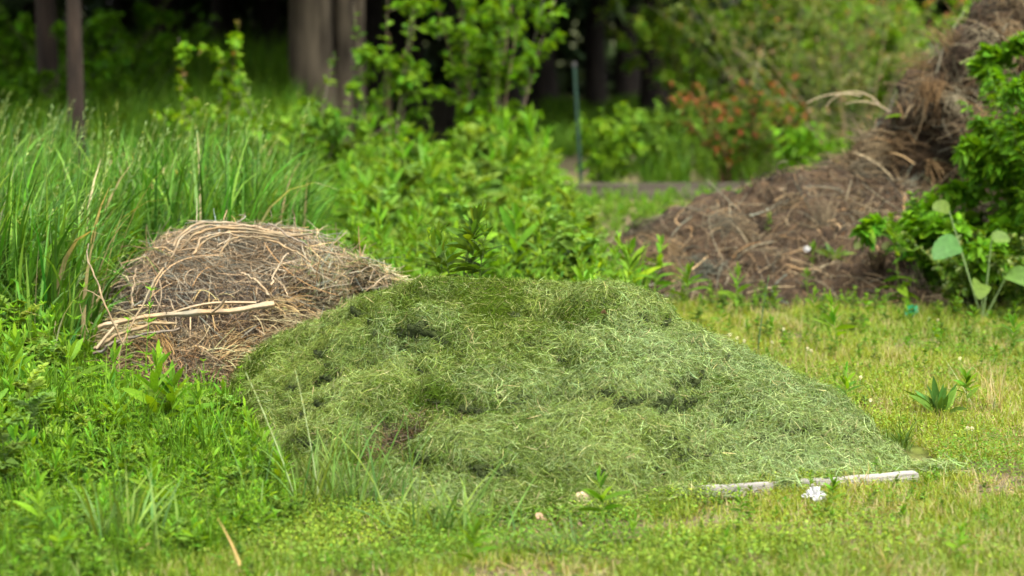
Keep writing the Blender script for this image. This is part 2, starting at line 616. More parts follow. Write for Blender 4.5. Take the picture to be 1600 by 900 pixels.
def scatter(mb, variants, pos, scale, rot=None, vcol=.18, col=(1, 1, 1)):
    K = len(pos)
    which = rng.integers(0, len(variants), K)
    rot = rng.uniform(0, 6.28, K) if rot is None else rot
    scale = np.broadcast_to(scale, (K,))
    for j, (v, f, c, mi) in enumerate(variants):
        k = np.where(which == j)[0]
        if not len(k):
            continue
        cs, sn = np.cos(rot[k])[:, None], np.sin(rot[k])[:, None]
        x = (v[None, :, 0] * cs - v[None, :, 1] * sn) * scale[k][:, None] + pos[k, 0:1]
        y = (v[None, :, 0] * sn + v[None, :, 1] * cs) * scale[k][:, None] + pos[k, 1:2]
        z = v[None, :, 2] * scale[k][:, None] + pos[k, 2:3]
        V = np.stack([x, y, z], -1).reshape(-1, 3)
        Fc = (f[None] + (np.arange(len(k)) * len(v))[:, None, None]).reshape(-1, 4)
        C = (c[None] * tint(col, len(k), vcol, .06)[:, None]).reshape(-1, 3)
        mb.add(V, Fc, np.clip(C, .003, .9), 0)
        mb.m[-1] = np.tile(mi, len(k))


def variants(n, fn):
    out = []
    for _ in range(n):
        b = MB()
        fn(b)
        out.append(b.arrays())
    return out


def from_arrays(arr, name, mats):
    b = MB()
    v, f, c, mi = arr
    b.add(v, f, c)
    b.m = [mi]
    return b.mesh(name, mats)


Z0 = np.zeros(3)


def ground_at(px, py):
    return G(px, py)


# ================================================================== THE GROUND
def make_ground():
    ys = np.concatenate([np.linspace(-6, 4, 8), np.linspace(4.5, 16, 150), np.linspace(16.5, 60, 70), np.array([80, 120, 200, 400, 900])])
    xs = np.concatenate([np.array([-600, -200, -80, -40, -20, -10]), np.linspace(-6, 6, 121), np.array([10, 20, 40, 80, 200, 600])])
    X, Y = np.meshgrid(xs, ys, indexing='ij')
    p = np.stack([X, Y, 0 * X], -1)
    near = 1 - smooth(Y, 20, 45)
    p[..., 2] = (fbm(p * 2.2, 5, 3) - .5) * .05 * near - .012
    mb = MB()
    lawn = np.array([.09, .11, .02])
    soil = np.array([.10, .075, .045])
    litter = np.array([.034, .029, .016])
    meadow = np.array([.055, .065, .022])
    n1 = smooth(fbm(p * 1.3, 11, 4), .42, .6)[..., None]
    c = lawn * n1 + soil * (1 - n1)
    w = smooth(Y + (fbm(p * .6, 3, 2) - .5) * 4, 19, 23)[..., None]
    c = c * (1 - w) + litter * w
    far = smooth(Y, 50, 60)[..., None]
    c = c * (1 - far) + meadow * far
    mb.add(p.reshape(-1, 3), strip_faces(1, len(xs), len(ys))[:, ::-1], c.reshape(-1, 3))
    m = bpy.data.materials.new('turf_and_soil')
    n, l, b = nodes(m)
    at = n.new('ShaderNodeAttribute')
    at.attribute_name = 'col'
    nz = n.new('ShaderNodeTexNoise')
    nz.inputs['Scale'].default_value = 14
    nz.inputs['Detail'].default_value = 9
    tc = n.new('ShaderNodeTexCoord')
    l.new(tc.outputs['Object'], nz.inputs['Vector'])
    mr = n.new('ShaderNodeMapRange')
    mr.inputs['From Min'].default_value, mr.inputs['From Max'].default_value = .3, .7
    mr.inputs['To Min'].default_value, mr.inputs['To Max'].default_value = .5, 1.5
    l.new(nz.outputs['Fac'], mr.inputs['Value'])
    hs = n.new('ShaderNodeHueSaturation')
    l.new(at.outputs['Color'], hs.inputs['Color'])
    l.new(mr.outputs[0], hs.inputs['Value'])
    l.new(hs.outputs[0], b.inputs['Base Color'])
    b.inputs['Roughness'].default_value = 1
    b.inputs['Specular IOR Level'].default_value = .1
    bp = n.new('ShaderNodeBump')
    bp.inputs['Strength'].default_value = .8
    bp.inputs['Distance'].default_value = .02
    l.new(nz.outputs['Fac'], bp.inputs['Height'])
    l.new(bp.outputs[0], b.inputs['Normal'])
    tag(mb.build('ground', m), kind='structure')


make_ground()

# ================================================================== HEAPS
# --- the pile of grass clippings
PILE = np.array([
    (322, 606, 8.80, 330, 640), (350, 577, 8.75, 345, 662), (400, 553, 8.70, 380, 695), (440, 536, 8.60, 400, 735), (500, 516, 8.50, 440, 765),
    (540, 494, 8.40, 490, 785), (600, 463, 8.30, 560, 798), (650, 449, 8.20, 620, 806), (700, 442, 8.10, 690, 810), (760, 443, 8.0, 770, 812),
    (790, 452, 8.0, 810, 811), (830, 446, 7.95, 860, 810), (870, 451, 7.95, 900, 806), (920, 448, 7.9, 950, 800), (960, 451, 7.9, 990, 794),
    (1000, 467, 7.85, 1030, 785), (1050, 504, 7.8, 1075, 775), (1100, 537, 7.75, 1120, 766), (1150, 556, 7.7, 1170, 760), (1200, 579, 7.65, 1220, 756),
    (1250, 604, 7.6, 1270, 751), (1300, 638, 7.55, 1310, 750), (1330, 662, 7.5, 1340, 748), (1380, 695, 7.45, 1390, 744), (1425, 712, 7.42, 1432, 740), (1462, 726, 7.38, 1465, 736)], float)
pu = np.linspace(0, 1, len(PILE))
CAP = P(705, 497, 7.80)
DENT = P(668, 716, 6.97)


def pile_disp(p):
    q = p + .05 * np.stack([vnoise(p * 5, 1), vnoise(p * 5, 2), vnoise(p * 5, 3)], -1)
    d = .155 * (billow(q * np.array([3.3, 3.3, 4.6]), 24) - .52) + .09 * (billow(q * np.array([6.5, 6.5, 9]), 31) - .58) + .045 * (billow(q * 16, 35) - .6) + .022 * (billow(q * 34, 41) - .6)
    r = np.linalg.norm((p - CAP) * np.array([1, .8, 1]), axis=-1)
    d = d + .08 * (1 - smooth(r, .12, .25))                     # the darker clod on top stands proud
    r2 = np.linalg.norm((p - DENT) * np.array([.8, 1, 1.6]), axis=-1)
    return d - .09 * (1 - smooth(r2, .05, .16))


pile = Loft(pu, PILE[:, 3], PILE[:, 4], PILE[:, 0], PILE[:, 1], PILE[:, 2], np.interp(pu, [0, .2, .6, 1], [.25, .7, .7, .2]), nu=420, nf=210, nb=50, prof=1.4, disp=pile_disp, sag=.32)


def clip_col(p, n):
    N = len(p)
    dark = np.array([.040, .070, .006])
    olive = np.array([.112, .156, .038])
    pale = np.array([.185, .25, .10])
    straw = np.array([.30, .28, .13])
    r = np.linalg.norm((p - CAP) * np.array([1, .8, 1]), axis=-1)
    right = smooth(p[:, 0], -.1, .8)
    a = np.clip(.62 + 1.5 * (fbm(p * 4.5, 8, 3) - .5) + .18 * right - .5 * (1 - smooth(r, .17, .3)), 0, 1)
    b = np.clip(.3 + .55 * right + .9 * (fbm(p * 3, 9, 2) - .5), 0, 1)
    u = rng.uniform(0, 1, N)
    c = np.where((u < a)[:, None], olive, dark)
    warm = np.clip(smooth(fbm(p * 2.6, 15, 2), .42, .58) * (1 - .7 * right), 0, 1)[:, None]
    c = np.where((rng.uniform(0, 1, N) < b * a * .85)[:, None], pale, c)
    c = c * (1 + warm * np.array([.06, .03, -.14]))
    c = np.where((rng.uniform(0, 1, N) < .03)[:, None], straw, c)
    return np.clip(c * np.exp(rng.normal(0, .30, (N, 1))) * (1 + rng.normal(0, .07, (N, 3))), .004, .8)


def make_pile():
    mb = MB()
    pile.core(mb, 0, .018)
    n = 400000
    p, nn = pile.sample(n, .86)
    strands(mb, p, nn, rng.uniform(.015, .058, n), rng.uniform(.0008, .0018, n), clip_col(p, nn), lift=.020, tilt=.30, down=.25, curl=.6, S=4, m=1)
    n = 16000                                                   # loose ends standing off the surface
    p, nn = pile.sample(n, .85)
    strands(mb, p, nn, rng.uniform(.02, .065, n), rng.uniform(.0007, .0015, n), clip_col(p, nn), lift=.03, tilt=.55, down=.2, curl=.6, S=5, m=1)
    n = 1500                                                    # brown stalks showing in the hollow near the front
    p, nn = pile.sample(n, 1.0, lambda a: np.exp(-(np.linalg.norm((a - DENT) * np.array([.75, 1, 1.5]), axis=-1) / .085) ** 2) + 1e-6)
    strands(mb, p, nn, rng.uniform(.03, .12, n), rng.uniform(.001, .003, n), tint((.060, .043, .026), n, .5), lift=.03, tilt=.4, down=.4, curl=.6, S=4, m=1)
    # thin skirt of clippings spilt on the turf round the foot
    n = 9000
    k = rng.integers(0, len(pile.U) - 1, n)
    q = np.concatenate([pile.foot[k], np.zeros((n, 1))], 1)
    q[:, 1] -= np.abs(rng.normal(0, .06, n)) - .03
    q[:, 0] += rng.normal(0, .05, n)
    q[:, 2] = rng.uniform(.004, .03, n)
    strands(mb, q, np.repeat(np.array([[0, 0, 1.0]]), n, 0), rng.uniform(.03, .08, n), rng.uniform(.0012, .0025, n), clip_col(q, None), lift=.008, tilt=.25, down=0, curl=.7, m=1)
    # clippings lying over the plank
    for px, py, s, k in ((1075, 770, .03, 500), (1234, 757, .016, 700), (1150, 754, .03, 120), (1330, 742, .05, 120), (1420, 734, .06, 250), (1480, 731, .06, 200)):
        c0 = G(px, py, .03)
        q = c0 + np.stack([rng.normal(0, s, k), rng.normal(.01, .02, k), rng.uniform(-.022, .016, k)], -1)
        strands(mb, q, np.repeat(np.array([[0, -.3, .95]]), k, 0), rng.uniform(.025, .07, k), rng.uniform(.0012, .0025, k), clip_col(q, None), lift=.008, tilt=.3, down=.3, curl=.7, m=1)
    o = mb.build('grass_clippings_pile', [M_UNDER, M_CLIP], loc=(0, 7.5, 0))
    tag(o, 'large mound of grey-green cut grass clippings in the middle of the lawn', 'clippings pile')


make_pile()

# --- the heap of dry stems behind it on the left
DRY = np.array([
    (140, 585, 8.9, 150, 618), (165, 530, 9.0, 175, 628), (190, 480, 9.05, 205, 636), (215, 425, 9.1, 235, 640), (250, 398, 9.1, 265, 642), (285, 375, 9.1, 300, 640),
    (330, 362, 9.1, 335, 640), (380, 358, 9.1, 385, 628), (440, 366, 9.1, 440, 615), (490, 377, 9.1, 490, 600), (520, 395, 9.1, 525, 590), (560, 418, 9.0, 565, 585),
    (600, 440, 8.95, 605, 585), (640, 470, 8.9, 650, 590), (690, 540, 8.9, 700, 600)], float)
du = np.linspace(0, 1, len(DRY))
dry = Loft(du, DRY[:, 3], DRY[:, 4], DRY[:, 0], DRY[:, 1], DRY[:, 2], np.full(len(DRY), .7), nu=200, nf=110, nb=40, prof=1.75,
           disp=lambda p: .14 * (billow(p * 4.5, 51) - .5) + .05 * (billow(p * 10, 52) - .5) + .03 * (fbm(p * 20, 53, 2) - .5) - .02, sag=.3)


def tufts(mb, l, nt, m_, col, l0, l1, mask=None):
    """bunches of roots or fibre hanging out of a heap"""
    tp_, tn_ = l.sample(nt, .95, mask)
    p = np.repeat(tp_, m_, 0) + rng.normal(0, .03, (nt * m_, 3))
    td = norm(tn_ * .9 + rng.normal(0, .35, (nt, 3)) + np.array([0, 0, -.7]))
    az_, th_ = np.arctan2(td[:, 1], td[:, 0]), np.arccos(np.clip(td[:, 2], -1, 1))
    q = arch(p, np.repeat(az_, m_) + rng.normal(0, .45, nt * m_), rng.uniform(l0, l1, nt * m_), np.repeat(th_, m_) * rng.uniform(.45, .9, nt * m_), rng.uniform(.2, 1.4, nt * m_), 6)
    tubes(mb, q, np.linspace(.0024, .0009, 6)[None] * rng.uniform(.6, 1.4, (nt * m_, 1)), np.clip(np.repeat(tint(col, nt, .35), m_, 0) * np.exp(rng.normal(0, .22, (nt * m_, 1))), 0, .30), 3, 1)


def make_dry():
    mb = MB()
    dry.core(mb, 0, .01)
    grey = np.array([.18, .148, .106])
    n = 9000                                                    # fine brittle stems
    p, nn = dry.sample(n, .85)
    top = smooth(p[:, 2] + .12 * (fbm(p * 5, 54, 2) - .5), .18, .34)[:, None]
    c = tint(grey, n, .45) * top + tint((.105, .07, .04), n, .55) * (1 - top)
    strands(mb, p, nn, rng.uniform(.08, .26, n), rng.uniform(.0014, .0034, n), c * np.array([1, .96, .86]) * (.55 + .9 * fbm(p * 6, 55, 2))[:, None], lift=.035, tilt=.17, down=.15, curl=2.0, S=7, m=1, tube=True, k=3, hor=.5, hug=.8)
    n = 520                                                    # pale canes bent over the top
    p, nn = dry.sample(n, .75, lambda a: smooth(a[..., 2], .22, .4) + .03)
    strands(mb, p, nn, rng.uniform(.12, .36, n), .0022 + .0045 * rng.uniform(0, 1, n) ** 2.2, tint((.23, .18, .115), n, .35), lift=.05, tilt=.16, down=.1, curl=1.1, S=10, m=1, tube=True, k=5, hor=.75, hug=.6)
    n = 6500                                                    # dark twiggy middle
    p, nn = dry.sample(n, 1.0, lambda a: np.exp(-((a[..., 2] - .30) / .07) ** 2) * (a[..., 0] < -.75))
    strands(mb, p, nn, rng.uniform(.04, .12, n), rng.uniform(.001, .0022, n), tint((.055, .042, .032), n, .5), lift=.04, tilt=.6, down=.1, curl=.8, S=4, m=1, tube=True, k=3)
    n = 7000                                                    # straw and root fibre at the foot, rusty in places
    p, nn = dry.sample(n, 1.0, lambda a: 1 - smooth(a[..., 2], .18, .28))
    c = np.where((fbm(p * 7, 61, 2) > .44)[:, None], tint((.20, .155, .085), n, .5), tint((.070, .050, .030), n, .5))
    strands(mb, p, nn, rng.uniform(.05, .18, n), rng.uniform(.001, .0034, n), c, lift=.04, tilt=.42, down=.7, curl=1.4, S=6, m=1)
    tufts(mb, dry, 70, 60, (.24, .175, .085), .05, .17, lambda a: 1 - smooth(a[..., 2], .2, .34))
    n = 260                                                     # coarse broken stalks among them
    p, nn = dry.sample(n, 1.0, lambda a: 1 - smooth(a[..., 2], .25, .36))
    strands(mb, p, nn, rng.uniform(.08, .3, n), rng.uniform(.003, .007, n), tint((.19, .145, .09), n, .4), lift=.05, tilt=.35, down=.2, curl=.8, S=7, m=1, tube=True, k=5)
    n = 260                                                     # broken ends sticking out
    p, nn = dry.sample(n, .8)
    td = norm(nn + rng.normal(0, .8, (n, 3)))
    q = arch(p, np.arctan2(td[:, 1], td[:, 0]), rng.uniform(.05, .2, n), np.arccos(np.clip(td[:, 2], -1, 1)), rng.normal(0, .8, n), 8, 1.2, .12)
    tubes(mb, q, np.linspace(.0026, .0008, 8)[None] * rng.uniform(.6, 1.3, (n, 1)), tint((.17, .135, .09), n, .4), 4, 1)
    n = 4500                                                    # pale bleached straw on the right shoulder
    p, nn = dry.sample(n, .9, lambda a: np.exp(-(np.linalg.norm(a - P(575, 440, 8.9), axis=-1) / .14) ** 2) + 1e-7)
    c = np.where((rng.uniform(0, 1, n) < .25)[:, None], tint((.10, .14, .04), n, .3), tint((.30, .25, .14), n, .3))
    strands(mb, p, nn, rng.uniform(.05, .14, n), rng.uniform(.0012, .003, n), c, lift=.045, tilt=.25, down=.8, curl=.5, S=5, m=1)
    o = mb.build('dry_stem_heap', [M_HUMUS, M_STRAW], loc=(-1.1, 8.8, 0))
    tag(o, 'heap of dry grey-brown stems and canes beside the tall grass', 'stem heap')


make_dry()


def stick(name, pts, r0, r1, col, label, cat='stick', group=None, twigs=(), k=7):
    """one bare branch through points (px, py, distance), knots and side twigs in the same mesh"""
    q = np.array([P(a, b, c) for a, b, c in pts])
    t = np.linspace(0, 1, len(q))
    T = np.linspace(0, 1, 22)
    # smooth the path
    s = np.stack([np.interp(T, t, q[:, i]) for i in range(3)], -1)
    for _ in range(3):
        s[1:-1] = .25 * s[:-2] + .5 * s[1:-1] + .25 * s[2:]
    s = s + np.cumsum(rng.normal(0, .0024, s.shape), 0)
    mb = MB()
    rr = np.interp(T, [0, 1], [r0, r1]) * (1 + .18 * rng.normal(0, 1, 22) * (rng.uniform(0, 1, 22) < .35))
    cc = tint(col, 22, .14, .05)[None]
    tubes(mb, s[None], rr[None], cc, k)
    for tw in twigs:
        w = np.array([P(a, b, c) for a, b, c in tw])
        ww = np.stack([np.interp(np.linspace(0, 1, 10), np.linspace(0, 1, len(w)), w[:, i]) for i in range(3)], -1)
        for _ in range(2):
            ww[1:-1] = .25 * ww[:-2] + .5 * ww[1:-1] + .25 * ww[2:]
        tubes(mb, ww[None], np.linspace(r0 * .55, r1 * .5, 10)[None], np.array(col)[None], 5)
    o = mb.build(name, M_STRAW, loc=tuple(q.mean(0)))
    return tag(o, label, cat, group)


PALE, TAN, GREYB = (.205, .155, .095), (.16, .118, .066), (.125, .102, .075)
stick('dead_branch', [(155, 512, 8.42), (215, 497, 8.38), (300, 493, 8.35), (360, 488, 8.36), (425, 479, 8.4)], .009, .0105, PALE,
      'thick pale bare branch lying across the front of the dry stem heap', 'branch', twigs=[[(235, 500, 8.38), (290, 482, 8.36), (330, 472, 8.38), (400, 473, 8.42)], [(330, 489, 8.35), (345, 478, 8.33), (352, 466, 8.32)], [(185, 505, 8.4), (170, 520, 8.36), (150, 545, 8.32)]])
stick('dead_branch', [(150, 545, 8.36), (190, 525, 8.34), (240, 508, 8.34), (280, 503, 8.36)], .0075, .005, TAN, 'tan bare branch under the thick pale one at the left foot of the stem heap', 'branch')
stick('dead_branch', [(146, 552, 8.32), (185, 536, 8.3), (235, 520, 8.32), (285, 512, 8.34)], .006, .004, GREYB, 'grey bare branch lowest in the bundle at the left foot of the stem heap', 'branch')
stick('dry_cane', [(185, 585, 8.2), (190, 545, 8.2), (210, 500, 8.22), (235, 450, 8.3), (248, 415, 8.36)], .0042, .003, TAN, 'upright tan cane leaning right against the left end of the stem heap', 'cane')
stick('dry_cane', [(192, 540, 8.2), (175, 500, 8.18), (158, 455, 8.2), (148, 420, 8.22), (139, 396, 8.25), (146, 380, 8.26)], .0038, .0025, TAN, 'tan cane rising out of the weeds with its tip bent by the tall grass', 'cane',
      twigs=[[(163, 470, 8.2), (145, 456, 8.2), (128, 448, 8.2), (121, 462, 8.2), (126, 490, 8.2), (138, 520, 8.2)]])
stick('dry_cane', [(240, 610, 8.1), (250, 585, 8.1), (256, 562, 8.15), (252, 540, 8.2)], .0045, .0035, PALE, 'short pale crooked stick hanging at the foot of the stem heap', 'stick')
stick('dry_cane', [(205, 480, 8.4), (212, 450, 8.42), (222, 423, 8.45)], .004, .003, PALE, 'short pale cane sticking up at the upper left of the stem heap', 'cane')
stick('dry_cane', [(272, 385, 8.9), (290, 360, 8.92), (315, 348, 8.95), (350, 346, 8.97), (385, 350, 9.0), (430, 362, 9.0), (470, 370, 9.0)], .005, .0045, PALE, 'longest pale cane arching along the very top of the stem heap', 'cane')
stick('dry_cane', [(283, 388, 8.85), (300, 366, 8.85), (335, 357, 8.88), (380, 359, 8.9), (440, 369, 8.95), (488, 370, 8.98)], .0052, .006, TAN, 'second arching cane just under the topmost one with a thick cut end', 'cane')
stick('dry_cane', [(300, 398, 8.7), (316, 374, 8.72), (345, 366, 8.78), (375, 372, 8.8)], .0045, .0035, PALE, 'short looping pale cane on the crown of the stem heap', 'cane')
stick('dry_cane', [(378, 428, 8.55), (400, 440, 8.52), (425, 456, 8.48)], .0042, .0035, PALE, 'straight pale stick slanting down to the right on the face of the stem heap', 'stick')
stick('dry_cane', [(423, 445, 8.5), (432, 425, 8.55), (452, 405, 8.6)], .004, .003, PALE, 'pale stick slanting up to the right on the face of the stem heap', 'stick')
stick('dry_cane', [(420, 350, 8.9), (445, 362, 8.85), (468, 378, 8.8), (480, 386, 8.8)], .0035, .003, GREYB, 'grey cane sloping down at the top right of the stem heap', 'cane')

for a, lab in (([(268, 402, 8.8), (276, 378, 8.82), (292, 362, 8.86), (325, 353, 8.9), (372, 352, 8.95), (410, 358, 9.0)], 'pale cane arching from the left end over the crown of the stem heap'),
               ([(310, 392, 8.75), (330, 371, 8.78), (368, 362, 8.82), (415, 366, 8.88), (470, 376, 8.9)], 'tan cane arching low along the crown of the stem heap'),
               ([(345, 400, 8.66), (352, 380, 8.68), (372, 370, 8.72), (400, 369, 8.78), (440, 374, 8.84)], 'cane looping up in the middle of the stem heap crown'),
               ([(240, 388, 8.9), (256, 382, 8.88), (268, 390, 8.85)], 'short bent cane tip poking out at the upper left of the stem heap'),
               ([(395, 372, 8.8), (430, 378, 8.82), (462, 392, 8.8), (490, 412, 8.78)], 'cane curving down the right shoulder of the stem heap')):
    stick('dry_cane', a, .0045, .0035, PALE if 'pale' in lab else TAN, lab, 'cane')

# --- the heaps of soil and pulled roots on the right
LOW = np.array([
    (930, 420, 11.9, 950, 462), (960, 395, 12.0, 975, 470), (1005, 356, 12.1, 1010, 473), (1060, 336, 12.2, 1060, 475), (1120, 315, 12.3, 1110, 476), (1165, 298, 12.4, 1160, 478),
    (1200, 278, 12.5, 1200, 480), (1240, 268, 12.5, 1240, 482), (1300, 262, 12.5, 1300, 484), (1370, 275, 12.4, 1370, 486), (1440, 300, 12.3, 1430, 488), (1520, 330, 12.2, 1500, 490), (1620, 400, 12, 1600, 480)], float)
TALL = np.array([
    (1270, 285, 12.6, 1290, 400), (1310, 262, 12.6, 1325, 410), (1345, 238, 12.65, 1350, 420), (1385, 205, 12.7, 1385, 425), (1420, 165, 12.7, 1420, 430), (1450, 128, 12.75, 1450, 435), (1490, 92, 12.8, 1490, 440),
    (1525, 52, 12.8, 1530, 440), (1550, 8, 12.9, 1560, 440), (1600, -30, 13.0, 1610, 440), (1680, -60, 13.0, 1690, 440), (1780, -50, 13.0, 1790, 445), (1880, 60, 12.9, 1880, 445), (1960, 300, 12.8, 1950, 440)], float)
lowh = Loft(np.linspace(0, 1, len(LOW)), LOW[:, 3], LOW[:, 4], LOW[:, 0], LOW[:, 1], LOW[:, 2], np.full(len(LOW), 1.2), nu=200, nf=100, nb=24, prof=1.15,
            disp=lambda p: .14 * (billow(p * 3, 71) - .55) + .08 * (billow(p * 7, 72) - .55) + .04 * (billow(p * 16, 73) - .5))
tallh = Loft(np.linspace(0, 1, len(TALL)), TALL[:, 3], TALL[:, 4], TALL[:, 0], TALL[:, 1], TALL[:, 2], np.full(len(TALL), 1.6), nu=200, nf=130, nb=30, prof=1.6,
             disp=lambda p: .26 * (billow(p * np.array([2.2, 2.2, 2.8]), 81) - .62) + .16 * (billow(p * 5, 82) - .55) + .07 * (billow(p * 13, 83) - .55) - .42 * np.exp(-((np.linalg.norm((p - P(1465, 275, 12.3)) * np.array([1, .5, .9]), axis=-1)) / .25) ** 2))


def make_soil(l, name, label, n, seed, loc, strawy, tuftcol):
    mb = MB()
    l.core(mb, 0, .0)
    p, nn = l.sample(n, .85)
    pick = fbm(p * 3.2, seed, 2)
    c = np.where((pick > .52 - .1 * strawy)[:, None], tint((.098, .073, .042), n, .55), tint((.028, .020, .011), n, .5))
    strands(mb, p, nn, rng.uniform(.06, .24, n), rng.uniform(.002, .006, n), c, lift=.04, tilt=.28, down=.9, curl=1.6, S=7, m=1, tube=True, k=3, hug=.3)
    k = n // 16
    p, nn = l.sample(k, .85)
    strands(mb, p, nn, rng.uniform(.2, .5, k), rng.uniform(.003, .008, k), tint((.14, .115, .07), k, .45), lift=.05, tilt=.2, down=.8, curl=1.6, S=9, m=1, tube=True, k=4, hug=.8)
    tufts(mb, l, int(n / (110 if strawy == 1 else 45)), 60, tuftcol, .06, .22)       # roots hanging out of the clods
    k = n // 2                                                   # crumbs and fibre
    p, nn = l.sample(k, .9)
    strands(mb, p, nn, rng.uniform(.02, .06, k), rng.uniform(.006, .016, k), tint((.030, .020, .011), k, .5), lift=.03, tilt=.7, down=.3, curl=.5, S=3, m=1)
    o = mb.build(name, [M_SOIL, M_STRAW], loc=loc)
    tag(o, label, 'soil heap')


make_soil(lowh, 'soil_heap', 'low spread heap of dark soil and dead brown weeds at the lawn edge', 2600, 75, (1.5, 12.2, 0), 1, (.10, .078, .045))
make_soil(tallh, 'root_heap', 'tall steep heap of dark soil and hanging roots behind the leafy bush', 8000, 85, (2.8, 12.8, 0), .4, (.125, .094, .052))

# ================================================================== GRASS AND GROUND COVER
FOOT = [pile.foot * 1.0, dry.foot, lowh.foot, tallh.foot]


def clear(x, y, heaps=FOOT, shrink=0.0):
    ok = np.ones(len(x), bool)
    for f in heaps:
        ok &= ~in_poly(x, y, f)
    return ok


def in_view(x, y, m=.9):
    """inside the wedge the camera could see, with room for a step to the side"""
    return np.abs(x) < y * .2126 + m


# meadow on the left, growing taller towards the tall grass
MEADOW = G(np.array([-900, 100, 330, 345, 400, 470, 470, 330, 180, -500]), np.array([600, 600, 628, 668, 735, 790, 830, 872, 915, 1050]))[:, :2]
TALLG = np.concatenate([G(np.array([-900, 95, 150, 175]), np.array([640, 640, 610, 560]))[:, :2], np.array([[-1.1, 9.9], [-.90, 10.3], [-1.08, 12.6], [-5, 12.6]])])


def sample_area(n, y0, y1, m=.9, p=1.0):
    y = y0 * (y1 / y0) ** rng.uniform(0, 1, n)
    x = rng.uniform(-1, 1, n) * (y * .2126 + m)
    return x, y


def make_lawn():
    x, y = sample_area(560000, 5.3, 12.6, .75)
    ok = clear(x, y) & ~in_poly(x, y, TALLG)
    x, y = x[ok], y[ok]
    p = np.stack([x, y, 0 * x], -1)
    n1, n2, n3 = fbm(p * 1.7, 101, 3), fbm(p * 5, 102, 2), fbm(p * 1.1 + 9, 103, 3)
    keep = rng.uniform(0, 1, len(x)) < np.clip(.10 + 1.8 * smooth(n2 * .65 + n1 * .35, .37, .55), 0, 1)
    x, y, p, n1, n2, n3 = (a[keep] for a in (x, y, p, n1, n2, n3))
    n = len(x)
    mead = in_poly(x, y, MEADOW)
    u = rng.uniform(0, 1, n)
    yel, grn, tan = np.array([.205, .25, .024]), np.array([.11, .185, .014]), np.array([.31, .27, .12])
    fr = np.clip(smooth(n3, .36, .62) - .15 * smooth(x, 0, 1.2) + rng.normal(0, .25, n), 0, 1)[:, None]
    c = yel * (1 - fr) + grn * fr
    c = np.where(((u < .08 + .34 * (n2 < .43) + .10 * smooth(x, .3, 1.2)))[:, None], tan, c)
    c = np.where(mead[:, None], c * np.array([.75, .95, .8]), c)
    c = c * tint((1, 1, 1), n, .25, .09)
    L = rng.uniform(.018, .05, n) * (.7 + .8 * n1) * (1 + .35 * smooth(y, 8.5, 11)) * np.where(mead, 1.3, 1)
    mb = MB()
    W = rng.uniform(.0018, .0042, n) * (1 + .2 * (y - 6) / 4)
    blades(mb, p, L, W, c, np.abs(rng.normal(.35, .3, n)), np.abs(rng.normal(.7, .5, n)), S=3)
    # small round leaves of clover and chickweed between the blades
    x, y = sample_area(420000, 5.3, 12.6, .75)
    p = np.stack([x, y, 0 * x], -1)
    ok = clear(x, y) & ~in_poly(x, y, TALLG) & (rng.uniform(0, 1, len(x)) < np.clip(.10 + 1.3 * smooth(fbm(p * 2.1, 111, 3), .42, .62), 0, 1))
    p = p[ok]
    n = len(p)
    c = np.where((fbm(p * 1.6, 112, 2) > .5)[:, None], tint((.125, .195, .016), n, .22), tint((.085, .165, .013), n, .22))
    p[:, 2] = rng.uniform(.005, .045, n) * (.5 + fbm(p * 3, 113, 2))
    a, t = rng.uniform(0, 6.28, n), np.radians(rng.uniform(40, 100, n))
    d = np.stack([np.sin(t) * np.cos(a), np.sin(t) * np.sin(a), np.cos(t)], -1)
    leaves(mb, p, d, rng.uniform(.006, .014, n), rng.uniform(.004, .009, n), c, .2, 'tiny', 0)
    # dead thatch lying flat
    x, y = sample_area(60000, 5.3, 12.6, .75)
    p = np.stack([x, y, rng.uniform(.003, .02, len(x))], -1)
    ok = clear(x, y) & (fbm(p * 2.4, 121, 3) < .5)
    p = p[ok]
    n = len(p)
    strands(mb, p, np.repeat(np.array([[0, 0, 1.0]]), n, 0), rng.uniform(.02, .07, n), rng.uniform(.001, .0025, n), tint((.22, .175, .085), n, .4), lift=.006, tilt=.2, down=0, curl=.8, S=3)
    tag(mb.build('lawn_grass', M_GRASS), kind='stuff', cat='grass')


make_lawn()

GOLD = (.098, .188, .013)       # young goldenrod-like shoots


